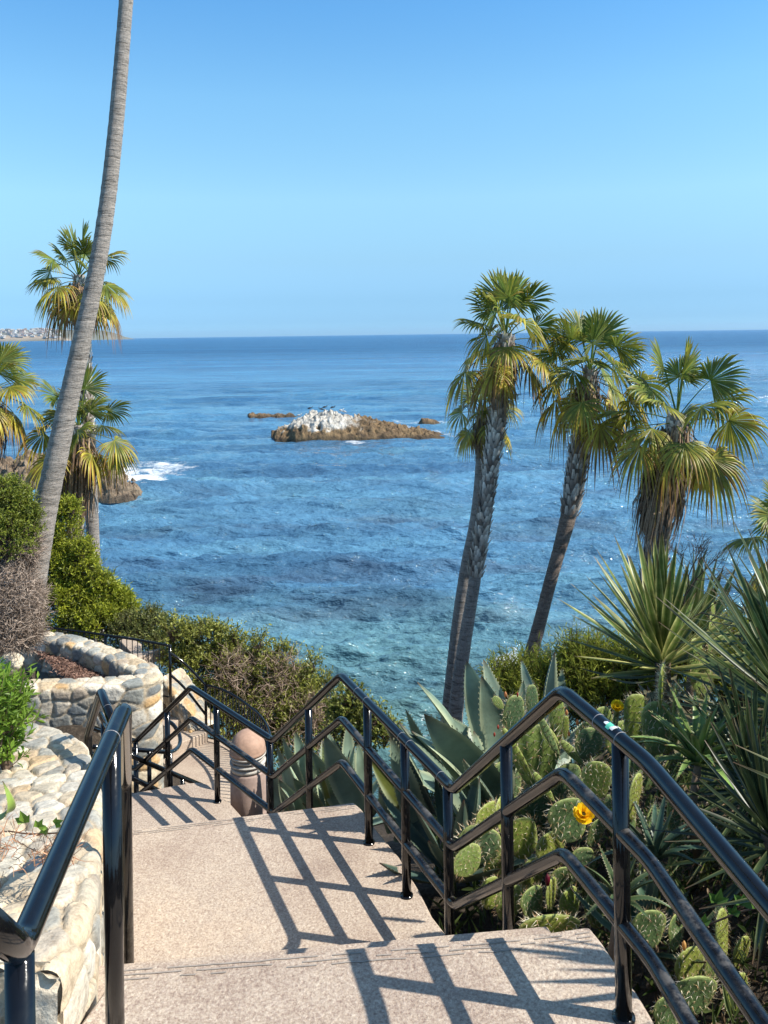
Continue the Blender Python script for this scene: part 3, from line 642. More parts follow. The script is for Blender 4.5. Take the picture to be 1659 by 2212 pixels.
# single loose boulder in the planter's left
def boulder(c, r, seed, colf, m=None, n=26, amp=.25):
    m = m or M(); th = np.linspace(0, math.pi, n); ph = np.linspace(0, 2*math.pi, 2*n); A, B = np.meshgrid(th, ph, indexing='ij')
    u = np.stack([np.sin(A)*np.cos(B), np.sin(A)*np.sin(B), np.cos(A)], -1)
    k = 1+amp*(fbm(u[..., 0]*2+u[..., 2]*1.5+9, u[..., 1]*2+u[..., 2]+9, 4, seed)-.45)*2
    V = np.array(c)+u*np.array(r)*k[..., None]; f = fbm(u[..., 0]*4+9, u[..., 2]*5+u[..., 1]*3+9, 4, seed+5)[..., None]
    C = np.array(colf[0])*(1-f)+np.array(colf[1])*f; m.add(V.reshape(-1, 3), grid_faces(n, 2*n)[:, ::-1], col=C.reshape(-1, 3)); return m
c = P(22, 1432, 11.6); solo('boulder', boulder(c, (.17, .15, .13), 4, ((.45, .38, .28), (.85, .78, .62))), MAT['stone'], 'pale boulder at the left end of the mulch bed', 'boulder', loc=c)
# ------------------------------------------------------------------ railings
def seg_at(path, xv):
    """point of a 3-D polyline whose picture x is xv"""
    for a, b in zip(path[:-1], path[1:]):
        xa, xb = proj(a)[0], proj(b)[0]
        if (xa-xv)*(xb-xv) <= 0:
            lo, hi = 0., 1.
            for _ in range(40):
                f = (lo+hi)/2; x = proj(a*(1-f)+b*f)[0]
                if (x-xv)*(xa-xv) > 0: lo = f
                else: hi = f
            return a*(1-lo)+b*lo
RAD = .0262
def ring(m, p, d, r): 
    d = d/np.linalg.norm(d); tube(m, [p-d*.0018, p+d*.0018], r*1.012, 20, caps=True)
nA = PZ(1215, 1493, R1); start = PZ(1790, 2110, R1); bend = PZ(1402, 1650, R1)
nB = PZ(980, 1706, R2); nC = PZ(737, 1459, R2); nD = PZ(590, 1600, R3); nE = PZ(413, 1484, R3); nF = PZ(293, 1602, R4); nG = nF+np.array((-.6, .35, 0))
far0 = PZ(2050, 2440, R1)
path = [far0, start, bend, nA, nB, nC, nD, nE, nF, nG]
t = thing('handrail', zl(PZ(1352, 2180, T1), T1), 'glossy black zigzag pipe railing with three bars on the right of the stairs', 'railing', 'black pipe railings')
for k, (nm, dz) in enumerate((('top_rail', 0), ('middle_rail', -.285), ('bottom_rail', -.57))):
    m = M(); pth = np.array(path)+np.array((0, 0, dz)); tube(m, fillet(pth, .055 if k else .06, 5), RAD if k == 0 else RAD*.92, 20)
    top = part(nm, m, MAT['paint' if k == 0 else 'paint_worn'], t)
    if k == 0: top_rail = top
m = M()
for xv in (1295, 1352-10, 772, 812-20, 885, 918-50, 952): 
    a = seg_at(path, xv); b = seg_at(path, xv-3); ring(m, a, b-a, RAD)
part('weld_ring', m, MAT['weld'], top_rail)
# peeling sticker on the top rail
a = seg_at(path, 1322); b = seg_at(path, 1312); dr = (b-a)/np.linalg.norm(b-a); sd = np.cross(dr, (0, 0, 1.)); sd /= np.linalg.norm(sd); upv = np.cross(sd, dr)
if upv[2] < 0: upv = -upv
m = M()
for (s0_, s1_, a0_, a1_, cc) in ((-.028, -.012, -10, 38, (.75, .78, .78)), (-.012, .010, -5, 50, (.12, .62, .42)), (.010, .024, 5, 32, (.75, .78, .78)), (-.03, -.016, -45, -20, (.7, .7, .7))):
    A = np.radians(np.linspace(a0_, a1_, 6)); vv = []
    for q_ in A:
        for s_ in (s0_, s1_+R.uniform(-.004, .004)): vv.append(a+dr*s_+(upv*math.cos(q_)+sd*(-1 if np.dot(sd, (-1, -1, 0)) < 0 else 1)*math.sin(q_))*(RAD+.0012))
    m.add(vv, grid_faces(6, 2), col=cc)
part('sticker', m, MAT['matte'], top_rail, label='torn green and white sticker')
bases = {1339: T1, 1093: T1-.45, 967: T2, 874: T2, 793: T2, 666: T2-.45, 583: T3, 467: T3, 361: T3-.35, 293: T4+.9}
for xv, zb in bases.items():
    a = seg_at(path, xv); m = M(); tube(m, [a-np.array((0, 0, .012)), zl(a, zb-.03)], RAD*.98, 20)
    if zb in (T1, T2, T3): tube(m, [zl(a, zb+.0), zl(a, zb+.008)], RAD*1.35, 20)
    part('post', m, MAT['paint'], t)
a = seg_at(path, 1700); m = M(); tube(m, [a, zl(a, T1-.05)], RAD, 20); part('post', m, MAT['paint'], t)
# left railing, near
RL = -1.13
g0 = P(-75, 1960, 1.18); g1 = PZ(42, 2052, RL); h1 = PZ(266, 1535, RL); i1 = P(270, 1688, 3.40)
lp = [g0, g1, h1, i1]
t = thing('handrail', zl(g1, T1), 'glossy black pipe handrail nearest the camera on the left', 'railing', 'black pipe railings')
m = M(); tube(m, fillet(lp+[zl(i1, T1-.6)], .035, 5), RAD, 24); top = part('top_rail', m, MAT['paint'], t)
m = M(); a = seg_at([g1, h1], 244); b = seg_at([g1, h1], 238); a2 = seg_at([g1, h1], 239); ring(m, a2, b-a, RAD); part('weld_ring', m, MAT['weld'], top)
for pnt in (g1+np.array((0, 0.0, 0)), seg_at([g1, h1], 240)):
    m = M(); pq = pnt.copy(); tube(m, [pq-np.array((0, 0, .01)), zl(pq, T1-.05)], RAD*1.0, 24); part('post', m, MAT['paint'], t)
# left railing, second
j0 = PZ(318, 1760, R2-.0); j1 = PZ(218, 1494, R2); k1 = P(190, 1586, 5.62)
t = thing('handrail', zl(j1, T2), 'black pipe handrail seen just behind the near left one', 'railing', 'black pipe railings')
m = M(); j0 = seg_at([j0, j1], 266); tube(m, fillet([j0, j1, k1, zl(k1, T3)], .035, 5), RAD, 20); part('top_rail', m, MAT['paint'], t)
m = M(); ring(m, seg_at([j0, j1], 232), j1-j0, RAD); part('weld_ring', m, MAT['weld'], t)
m = M(); a = seg_at([j0, j1], 262); tube(m, [a, zl(a, T2-.3)], RAD, 20); part('post', m, MAT['paint'], t)
# third left piece
t = thing('handrail', P(222, 1640, 7.3), 'short black handrail end in front of the cobbled planter wall', 'railing', 'black pipe railings')
m = M(); tube(m, fillet([P(217, 1543, 7.2), P(232, 1575, 6.9), P(262, 1588, 6.6)], .06, 4), RAD*.9, 16); part('top_rail', m, MAT['paint'], t)
m = M(); a = P(224, 1562, 7.05); tube(m, [a, a-np.array((0, 0, 1.2))], RAD*.9, 16); part('post', m, MAT['paint'], t)
# lower handrail with the rounded return end
t = thing('handrail', P(395, 1700, 8.9), 'black handrail with a rounded return end by the cobbled wall', 'railing', 'black pipe railings')
m = M(); tube(m, smoothp([P(200, 1613, 8.4), P(292, 1619, 8.6), P(350, 1624, 8.8), P(372, 1625, 9.1), P(388, 1612, 9.4), P(390, 1590, 9.6), P(376, 1566, 9.8), P(364, 1558, 9.9)], 2), RAD*.85, 16); part('top_rail', m, MAT['paint'], t)
m = M(); tube(m, [P(280, 1630, 8.2), P(310, 1644, 8.4), P(366, 1668, 8.8), P(436, 1697, 9.3)], RAD*.95, 16); part('middle_rail', m, MAT['paint'], t)
m = M(); tube(m, [P(285, 1680, 8.2), P(327, 1701, 8.5), P(350, 1712, 8.7)], RAD*.95, 16); part('bottom_rail', m, MAT['paint'], t)
for x, y, d in ((322, 1622, 8.7), (394, 1682, 9.0), (368, 1626, 9.0)):
    a = P(x, y, d); m = M(); tube(m, [a, a-np.array((0, 0, .95))], RAD*.85, 16); part('post', m, MAT['paint'], t)
# picket fences
def picket_fence(name, label, top, zbot, pr=.008, sp=.1, posts=(0, -1), rr=.021):
    top = resample(np.array(top), .02); t = thing(name, zl(top[0], zbot-EYE if zbot > 0 else zbot), label, 'fence', 'black picket fences')
    m = M(); tube(m, top[::3], rr, 14); part('top_rail', m, MAT['paint'], t)
    seg = np.concatenate([[0], np.cumsum(np.linalg.norm(np.diff(top, axis=0), axis=1))]); Lt = seg[-1]
    zb = lambda a, f: (zbot if not callable(zbot) else zbot(f))
    low = top.copy(); low[:, 2] = EYE+zbot+.09; m = M(); tube(m, low[::3], .013, 10); part('bottom_rail', m, MAT['paint'], t)
    n = int(Lt/sp)
    for i in range(1, n):
        s = i*sp; a = np.array([np.interp(s, seg, top[:, k]) for k in range(3)]); m = M()
        tube(m, [a, zl(a, zbot+.09)], pr, 6); part('picket', m, MAT['paint'], t)
    for f in posts:
        a = top[f if f < 0 else int(f)]; m = M(); tube(m, [a+np.array((0, 0, .012)), zl(a, zbot-.05)], .024, 12); part('post', m, MAT['paint'], t)
fA = [PZ(78, 1352, -5.15), PZ(182, 1365, -5.15), PZ(290, 1381, -5.15), PZ(367, 1395, -5.15)]
picket_fence('picket_fence', 'black picket fence behind the round stone planter', fA, -6.1, posts=(0, 75, -1), sp=.115)
zc = -6.75+.93
q2 = PZ(444, 1480, zc)
fB = smoothp([PZ(444, 1480, zc), PZ(473, 1486, zc), PZ(506, 1502, zc), PZ(539, 1526, zc), PZ(560, 1543, zc), PZ(577, 1567, zc), PZ(585, 1590, zc), PZ(584, 1625, zc), PZ(575, 1690, zc)], 2)
picket_fence('picket_fence', 'curved black picket fence on the seaward side of the path', fB, -6.78, posts=(0, 95, -1), sp=.095, pr=.0085)
t = thing('handrail', P(400, 1600, 12.6), 'black handrail sloping down beside the far steps', 'railing', 'black pipe railings')
pa, pb = fA[-1], q2
for nm, d1, d2 in (('top_rail', .12, 0), ('middle_rail', .48, .5)):
    m = M(); tube(m, smoothp([pa-np.array((0, 0, d1)), pa*.6+pb*.4-np.array((0, 0, d1*.6+d2*.4-.06)), pb-np.array((0, 0, d2))], 2), .021, 14); part(nm, m, MAT['paint'], t)
# ------------------------------------------------------------------ bollard light
c = D(537, 1757, 7.0); zt = P(537, 1577, 7.0*K)[2]; c[2] = zt-1.14; rb = .163
t = thing('bollard_light', c, 'pinkish concrete bollard light with domed cap beside the stairs', 'bollard light')
hh = 1.14
pink = (.36, .265, .225)
m = M(); lathe(m, c, [(rb, -.5), (rb, .05), (rb*1.005, .30), (rb*1.005, .42), (rb*.985, .428), (rb*.985, .436), (rb*.99, .445), (rb*.98, .775), (rb*.94, .79), (0, .79)], 48, pink); body = part('body', m, MAT['matte'], t)
m = M()
for zz, r_, h_ in ((.80, .94, .03), (.853, 1.0, .014), (.89, .94, .012), (.925, 1.02, .016)): lathe(m, c+np.array((0, 0, zz)), [(rb*r_*.6, 0), (rb*r_, 0), (rb*r_, h_), (rb*r_*.6, h_)], 40, (.50, .47, .42))
part('louvre', m, MAT['matte'], t)
m = M(); lathe(m, c+np.array((0, 0, .78)), [(rb*.6, 0), (rb*.6, .18)], 32, (.10, .10, .10)); part('lamp_glass', m, MAT['paint'], t)
for k in range(4):
    m = M(); a = k*math.pi/2+.6; box(m, c+np.array((math.cos(a)*rb*.84, math.sin(a)*rb*.84, .87)), (.025, .05, .17), (.42, .33, .28), a); part('bracket', m, MAT['matte'], t)
m = M(); dome = [(rb*.6, .945), (rb*1.01, .945), (rb*1.01, .965), (rb*.985, .975)]+[(rb*.985*math.cos(a), .975+(hh-.975)*math.sin(a)) for a in np.linspace(.05, math.pi/2-.001, 16)]
lathe(m, c, dome, 48, (.44, .28, .20)); part('cap', m, MAT['matte'], t)
# ------------------------------------------------------------------ sea
ys = np.concatenate([np.linspace(17, 22, 20)[:-1], FPX*EYE/np.arange(530, 44, -.62), np.exp(np.linspace(math.log(266), math.log(2600), 70))]); NY, NX = len(ys), 960; xs = np.linspace(-1.1, 1.1, NX); xs = np.sign(xs)*np.abs(xs)**1.3
Y, Xr = np.meshgrid(ys, xs, indexing='ij'); X = Xr*Y; dyr = np.gradient(ys)[:, None]*np.ones_like(X)
Z = np.zeros_like(X); wr = np.random.default_rng(5)
warp = (fbm(X*.05+30, Y*.05+30, 3, 2)-.45)*9
for k in range(50):
    lam = .42*(13/.42)**(k/49.); a = -math.pi/2+wr.normal()*.30+.06; kx, ky = math.cos(a)*2*math.pi/lam, math.sin(a)*2*math.pi/lam
    fade = np.clip((lam/dyr-1.8)/2.2, 0, 1); ph = kx*X+ky*Y+wr.random()*6.3+warp*(.9 if lam > 4 else .3)
    Z += (.036*lam**.58)*fade*(1-np.abs(np.sin(ph/2))-.363)*1.25*(1.45 if lam < 2.2 else 1)*(.55+.9*vn(X/lam/4+k, Y/lam/4+k*3, k))
Z *= 1.0
# swell lines that steepen near the rocks and the shore
col = np.zeros(X.shape+(3,)); 
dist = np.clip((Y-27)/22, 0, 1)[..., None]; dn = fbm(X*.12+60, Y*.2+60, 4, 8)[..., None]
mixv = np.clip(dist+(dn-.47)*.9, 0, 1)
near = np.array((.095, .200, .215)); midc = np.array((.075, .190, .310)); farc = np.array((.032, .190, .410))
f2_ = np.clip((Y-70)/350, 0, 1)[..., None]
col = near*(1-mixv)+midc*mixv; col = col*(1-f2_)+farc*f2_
kelp = np.clip((fbm(X*.11+10, Y*.30+90, 4, 17)-.50)*6, 0, 1)*np.clip((Y-24)/10, 0, 1)*np.clip((120-Y)/60, 0, 1)
col = col*(1-.34*kelp[..., None])+np.array((.06, .055, .08))*.34*kelp[..., None]
foam = np.zeros_like(X)
def foam_at(xv, yv, rx, ry, s=1.0, rot=0):
    global foam
    p = PZ(xv, yv, -EYE); dx, dy = X-p[0], Y-p[1]; ca, sa = math.cos(rot), math.sin(rot); u = (dx*ca+dy*sa)/rx; v = (-dx*sa+dy*ca)/ry
    foam = np.maximum(foam, s*np.clip(1.35-np.sqrt(u*u+v*v), 0, 1))
for a in ((262, 1050, 5, 4, 1.6), (250, 1035, 5, 4, 1.4), (240, 1018, 5, 4, 1.1), (285, 1030, 5.5, 5.0, 1.0, .3), (330, 1012, 5, 7, .8, .5), (352, 1003, 3, 8, .55), (300, 1076, 4.5, .7, .6, -.2), (185, 1113, 1.6, 1.2, .8), (178, 1100, 1.0, 1.0, .5),
          (770, 957, 2.5, 1.2, .75), (890, 934, 8, 2.0, .8), (870, 925, 5, 1.5, .65), (880, 914, 6, 2.5, .55), (945, 914, 4, 2, .7), (620, 938, 2, 1, .3), (960, 940, 4, 3, .6),
          (1112, 1436, 1.2, .7, .8), (1140, 1452, 1.6, .5, .7), (1105, 1415, .5, 1.2, .6), (870, 1600, 2.2, .5, .5), (960, 1570, 2, .5, .5),
          (1070, 1275, .9, .3, .55), (680, 1180, .8, .25, .5), (1340, 1180, 2.5, .5, .45), (850, 1330, 1.2, .3, .4), (560, 1290, .9, .3, .4)): foam_at(*a)
Z += .5*np.exp(-(((X-PZ(330, 1060, -EYE)[0])/9)**2+((Y-PZ(330, 1062, -EYE)[1]-(X-PZ(330, 1060, -EYE)[0])*.15)/1.6)**2))
Z += .55*np.exp(-(((X-PZ(1080, 1420, -EYE)[0])/5)**2+((Y-PZ(1090, 1420, -EYE)[1])/1.2)**2))
m = M(); fc = grid_faces(NY, NX)[:, ::-1]
m.add(np.stack([X, Y, Z], -1).reshape(-1, 3), fc, col=np.clip(col, 0, 1).reshape(-1, 3))
k0 = m.n; e = 2600*1.0; xe = xs[[0, -1]]*e
fx = np.array([xs*e, np.full(NX, e), np.zeros(NX)]).T; ring_y = [2600, 4000, 7000, 13000]
V = np.concatenate([np.array([xs*yy*(1 if i == 0 else 1.0), np.full(NX, yy), np.full(NX, -.0)]).T for i, yy in enumerate(ring_y)])
m.add(V, grid_faces(len(ring_y), NX)[:, ::-1], col=farc)
o = solo('sea', m, MAT['sea'], kind='structure', label='blue sea with small waves out to the horizon')
fa = o.data.attributes.new('Foam', 'FLOAT', 'POINT'); fv = np.zeros(len(o.data.vertices), np.float32); fv[:foam.size] = foam.ravel(); fa.data.foreach_set('value', fv)
# ------------------------------------------------------------------ rocks in the sea
def sea_rock(name, label, prof, depth, seed, cfun, group=None, nx=220, ny=70, rough=1.0, cat='rock', loc=None, extra=None, yc=None):
    """prof: list of (xv, yv_top); the water line is at yc"""
    base = PZ((prof[0][0]+prof[-1][0])/2, yc, -EYE); dd = base[1]
    xsr = [P(x, yc, dd)[0] for x, y in prof]; hs = [max(0, V2(dd)*(yc-y)) for x, y in prof]
    x = np.linspace(xsr[0]-.3, xsr[-1]+.3, nx); y = np.linspace(-1, 1, ny); A, B = np.meshgrid(x, y, indexing='ij')
    h = np.interp(A, xsr, hs, left=0, right=0); taper = np.clip(np.minimum(A-x[0], x[-1]-A)/1.2, 0, 1)
    env = np.sqrt(np.clip(1-B*B, 0, 1)); wdt = depth*(.45+.55*np.clip(h/max(hs), 0, 1))*np.sqrt(taper+.02)
    sk = env**.8*(.62+.38*np.cos(np.clip(B+.15, -1, 1)*1.3)); Yw = dd+depth*.9+B*wdt
    h = h*(.84 if rough == 1.0 else .95); rid = 1-np.abs(fbm(A*.8+seed, Yw*.9, 5, seed)-.48)*3.2; z = h*sk*(1.0+.35*rough*(rid-.75))+(fbm(A*2.2, Yw*2.2, 4, seed+4)-.47)*1.1*rough*np.clip(env*1.4, 0, 1)*np.clip(h+.3, 0, 1)+.12*env-.35*(1-env)-.1*(taper < .2)
    z = z+(worley(A*1.1, Yw*1.1, seed)[0]-.4)*.55*rough*np.clip(h, 0, 1)*env
    m = M(); C = cfun(A, Yw, z, h, (A-xsr[0])/(xsr[-1]-xsr[0])); m.add(np.stack([A+(fbm(A*1.5, z*2+Yw, 3, 3)-.45)*.4*rough, Yw, z], -1).reshape(-1, 3), grid_faces(nx, ny), col=np.clip(C, .01, .9).reshape(-1, 3))
    o = solo(name, m, MAT['rock'], label, cat, group, loc=(base[0], dd, 0)); return (A, Yw, z)
def brown(A, Yw, z, h, f):
    n_ = fbm(A*1.3+5, Yw*1.3+z*2, 4, 31)[..., None]; c = np.array((.085, .050, .028))*(1-n_)+np.array((.34, .23, .11))*n_
    wet = np.clip(1-(z-.15)/.5, 0, 1)[..., None]; return c*(1-.6*wet)
def island(A, Yw, z, h, f):
    c = brown(A, Yw, z, h, f); n_ = fbm(A*1.6, Yw*1.6+z, 4, 55)
    w = np.clip((z-1.45+(n_-.47)*2.2)*2.4, 0, 1)*np.clip((.54-f+(n_-.47)*.25)*9, 0, 1); w = w[..., None]
    return c*(1-w)+np.array((.60, .58, .54))*w*(.6+.8*fbm(A*5, Yw*5+z*4, 3, 66)[..., None])
iso = sea_rock('guano_rock', 'large sea rock whitened by birds on its left half, mid water', [(578, 938), (592, 930), (607, 925), (620, 922), (628, 912), (640, 902), (652, 897), (668, 894), (686, 890), (700, 887), (712, 889), (722, 893), (732, 897), (745, 901), (765, 903), (788, 906), (800, 909), (815, 914), (840, 921), (868, 927), (890, 934), (915, 939), (935, 943), (952, 949), (966, 955)], 5.0, 3, island, yc=953, nx=320, ny=110, cat='sea rock', rough=1.0)
sea_rock('reef_rock', 'long flat brown reef left of the white-topped rock', [(530, 901), (536, 895), (548, 899), (562, 896), (585, 900), (598, 897), (612, 900), (622, 897), (634, 902)], 2.2, 12, brown, 'small rocks in the sea', yc=903, nx=160, ny=40, rough=.9, cat='sea rock')
sea_rock('reef_rock', 'small dark rock with surf right of the white-topped rock', [(906, 915), (912, 907), (925, 908), (940, 911), (950, 916)], 1.6, 22, brown, 'small rocks in the sea', yc=917, nx=60, ny=30, rough=.5, cat='sea rock')
def cliff(A, Yw, z, h, f):
    n_ = fbm(A*1.3+5, Yw*1.3+z*2, 4, 31)[..., None]; c = np.array((.12, .085, .06))*(1-n_)+np.array((.42, .32, .22))*n_
    return c*(1-.5*np.clip(1-(z-.1)/.4, 0, 1)[..., None])
cl_ = sea_rock('shore_rock', 'brown shore rock ledge where the gull stands, behind the leaning palm', [(-60, 1010), (0, 1012), (15, 1004), (30, 998), (60, 998), (90, 1002), (120, 1008), (160, 1012), (200, 1020), (228, 1032), (246, 1052)], 4.0, 41, cliff, 'shore rocks', yc=1060, nx=260, ny=90, rough=1.7, cat='sea rock')
sea_rock('shore_rock', 'low dark shore rock in the surf at the tip of the ledge', [(150, 1076), (190, 1062), (215, 1052), (236, 1044), (255, 1048), (275, 1056), (290, 1064), (303, 1076)], 2.2, 47, cliff, 'shore rocks', yc=1078, nx=200, ny=80, rough=1.7, cat='sea rock')
# ------------------------------------------------------------------ birds
def bird(name, label, pos, s, cbody, chead, cat, group=None, face=1):
    pos = np.array(pos, float); m = M(); n = 10
    ax = [np.array((face*(-.42+.84*t), 0, .34+.16*math.sin(t*2.6)+.10*t))*s for t in np.linspace(0, 1, n)]
    rr = [s*v for v in (.015, .04, .09, .13, .15, .155, .14, .11, .07, .05)]
    tube(m, [pos+a for a in ax], rr, 10, cbody)
    hp = pos+ax[-1]; tube(m, [hp, hp+np.array((face*.03, 0, .14))*s, hp+np.array((face*.06, 0, .24))*s, hp+np.array((face*.13, 0, .27))*s, hp+np.array((face*.17, 0, .26))*s], np.array([.06, .05, .065, .06, .02])*s, 8, chead)
    tube(m, [hp+np.array((face*.16, 0, .26))*s, hp+np.array((face*.32, 0, .23))*s], [.022*s, .004*s], 6, (.55, .35, .08))
    for sy in (-.05, .05): tube(m, [pos+np.array((0, sy, .32))*s, pos+np.array((.02*face, sy, -.03))*s], .016*s, 5, (.4, .25, .1))
    o = solo(name, m, MAT['matte'], label, cat, group, loc=pos); return o
A_, Y_, z_ = iso
def top_at(xv, A_=A_, Y_=Y_, z_=z_):
    best = None; 
    for i in range(A_.shape[0]):
        j = int(np.argmax((z_[i]-EYE)/Y_[i])); p = np.array((A_[i, j], Y_[i, j], z_[i, j])); d = abs(proj(p)[0]-xv)
        if best is None or d < best[0]: best = (d, p)
    return best[1]
for xv, f, lab in ((701, 1, 'black cormorant on the very peak of the white rock'), (695, -1, 'black cormorant just left of the peak of the white rock'), (668, 1, 'black cormorant on the left shoulder of the white rock'), (718, 1, 'black cormorant just right of the peak of the white rock')):
    bird('cormorant', lab, top_at(xv), .75, (.02, .02, .02), (.015, .015, .015), 'bird', 'birds on the white rock', f)
for xv, f, lab in ((645, 1, 'grey gull at the left end of the white rock'), (735, 1, 'pale gull right of the peak, left of its twin'), (744, -1, 'pale gull right of the peak, right of its twin')):
    bird('gull', lab, top_at(xv), .8, (.45, .45, .44), (.75, .75, .73), 'bird', 'birds on the white rock', f)
g = top_at(66, *cl_); bird('gull', 'white gull with grey wings on the shore ledge at the left', g, .85, (.62, .64, .66), (.85, .85, .85), 'bird', None, -1)
# ------------------------------------------------------------------ distant headland and houses
dd = 5200.; x = np.linspace(P(-700, 733, dd)[0], P(146, 733, dd)[0], 150); yy = np.linspace(0, 1500, 30); A, B = np.meshgrid(x, yy, indexing='ij')
xe = P(146, 733, dd)[0]; f = np.clip((xe-A)/700, 0, 1)
hgt = (np.clip(B/240, 0, 1)**.6)*(74*np.clip(f*3.5, 0, 1)**.5+8*(fbm(A*.004, B*.004, 4, 7)-.45))*np.clip((1500-B)/300, .0, 1)
nn = fbm(A*.02, B*.03, 4, 9)[..., None]; cc = np.array((.10, .11, .07))*(1-nn)+np.array((.24, .22, .17))*nn
bluff = ((B > 1)*(B < 70))[..., None]; cc = np.where(bluff, np.array((.42, .32, .22)), cc)
m = M(); m.add(np.stack([A, dd+B+(fbm(A*.005, A*0, 3, 2)-.45)*160, hgt-1], -1).reshape(-1, 3), grid_faces(150, 30), col=cc.reshape(-1, 3))
solo('headland', m, MAT['matte'], kind='structure', label='distant hazy headland covered in houses at the left horizon')
def house_mesh(w, d, h, col, roof, k):
    m = M(); box(m, (0, 0, h/2), (w, d, h), col); box(m, (w*.2*k, -d*.1, h+1.4), (w*.55, d*.6, 2.8), col); r = M()
    r.add([(-w/2-1, -d/2-1, h), (w/2+1, -d/2-1, h), (w/2+1, d/2+1, h), (-w/2-1, d/2+1, h), (-w/4, 0, h+3), (w/4, 0, h+3)], [(0, 1, 5, 4), (2, 3, 4, 5)], [(1, 2, 5), (3, 0, 4)], col=roof); return m, r
variants = []
for k in range(6):
    w, d2, h = R.uniform(16, 34), R.uniform(12, 18), R.uniform(6, 11); c1 = R.choice([(.55, .55, .54), (.45, .40, .34), (.62, .58, .52)]); c2 = R.choice([(.35, .20, .14), (.4, .38, .36), (.7, .68, .64)])
    a, b = house_mesh(w, d2, h, c1, c2, 1 if k % 2 else -1); ma, mb = a.mesh('walls', (0, 0, 0), False), b.mesh('roof', (0, 0, 0), False); ma.materials.append(MAT['matte']); mb.materials.append(MAT['matte']); variants.append((ma, mb))
def Hh(xq, bq):
    fq = min(1, max(0, (xe-xq)/700)); return ((min(1, bq/240))**.6)*(74*min(1, fq*3.5)**.5+8*(fbm(np.array([xq*.004]), np.array([bq*.004]), 4, 7)[0]-.45))-1
nh = 0
for row in range(9):
    for ci in range(17):
        xv = -2+ci*8.4+R.uniform(-4, 4); b_ = 45+row*26+R.uniform(-10, 10); xq = P(xv, 733, dd+b_)[0]
        if xv > 138 or R.random() < .3: continue
        z = Hh(xq, b_)
        if z < 4: continue
        e = link(bpy.data.objects.new('hillside_house', None)); yo = (fbm(np.array([xq*.005]), np.array([0.]), 3, 2)[0]-.45)*160
        e.location = (xq, dd+b_+yo, z); e.rotation_euler = (0, 0, R.uniform(-.5, .5)); props(e, 'tiny pale house on the distant headland at the left horizon', 'house', 'houses on the distant headland')
        for nm, me in zip(('walls', 'roof'), variants[nh % 6]):
            o = link(bpy.data.objects.new(nm, me)); o.parent = e
        nh += 1
# ================================================================== palms
GREY = (.36, .335, .31)
def trunkV(pts): return [P(x, y, d) for x, y, d in pts]
# tall leaning trunk in the foreground left (its crown is above the frame)
dL = 11.8; tp = trunkV([(60, 1330, dL), (78, 1224, dL), (99, 1091, dL), (119, 1004, dL), (144, 885, dL), (177, 736, dL), (209, 588, dL), (233, 439, dL), (253, 250, dL), (268, 60, dL), (282, -130, dL), (291, -420, dL), (297, -760, dL)])
wv = [56, 52, 50, 47, 43, 39, 36, 34, 32, 30, 29, 28, 28]; sL = np.linspace(0, 1, 60)
cum = np.concatenate([[0], np.cumsum([np.linalg.norm(b-a) for a, b in zip(tp[:-1], tp[1:])])]); cum /= cum[-1]
radL = np.interp(sL, cum, [w/2*V2(dL) for w in wv])
palm('tall leaning grey palm trunk that runs out of the top of the picture', tp, radL, 1.9, 5, nf=26, skirt=(.3, .8, 120), col=(.40, .355, .31), name='fan_palm')
# crown behind the tall trunk
palm('fan palm whose crown stands behind the tall leaning trunk', trunkV([(215, 1500, 19), (205, 1250, 19), (190, 900, 19), (176, 670, 19), (170, 594, 19)]), [.2, .17, .15, .14], 1.48, 21, nf=24, skirt=(.36, 1.0, 260), yellow=1.25, rough_from=.5)
palm('fan palm with yellow-green fans low behind the tall trunk, above the shore rock', trunkV([(160, 1450, 18), (162, 1200, 18), (166, 1010, 18), (170, 918, 18)]), [.2, .17, .16, .15], 1.45, 34, nf=22, skirt=(.40, 1.9, 380), yellow=.8, rough_from=.5)
palm('fan palm cut by the left edge of the picture', trunkV([(-30, 1400, 17), (-26, 1100, 17), (-24, 900, 17), (-22, 835, 17)]), [.2, .17, .16, .15], 1.35, 42, nf=26, skirt=(.35, 1.5, 260), yellow=.9, rough_from=.5)
# right cluster
dA = 16.5
palm('tallest of the right-hand fan palms with a scaly pale trunk', trunkV([(975, 1640, dA), (988, 1500, dA), (1003, 1390, dA), (1020, 1290, dA), (1040, 1160, dA), (1055, 1050, dA), (1075, 900, dA), (1089, 785, dA), (1093, 722, dA)]), [.20, .18, .165, .145, .145, .15, .165, .18, .16], 1.65, 51, nf=24, skirt=(.30, 1.0, 200), rough_from=.42, yellow=.9)
palm('shorter fan palm tucked behind the tallest one, with a smooth grey trunk', trunkV([(960, 1640, dA+.6), (975, 1500, dA+.6), (990, 1350, dA+.6), (1006, 1230, dA+.6), (1030, 1120, dA+.6), (1040, 1000, dA+.8), (1043, 880, dA+1)]), [.22, .2, .18, .16, .15, .14, .13], 1.05, 63, nf=16, skirt=(.25, .8, 120), yellow=.5, rough_from=.85)
dC = 16.0
palm('middle fan palm with a dark scaly neck over a smooth trunk', trunkV([(1095, 1600, dC), (1145, 1420, dC), (1165, 1350, dC), (1190, 1250, dC), (1228, 1120, dC), (1242, 1040, dC), (1256, 950, dC), (1268, 850, dC), (1276, 798, dC)]), [.21, .17, .155, .145, .15, .19, .21, .19, .15], 1.6, 77, nf=24, skirt=(.28, .8, 150), rough_from=.60, yellow=.45, col=(.25, .20, .165))
dD = 14.5
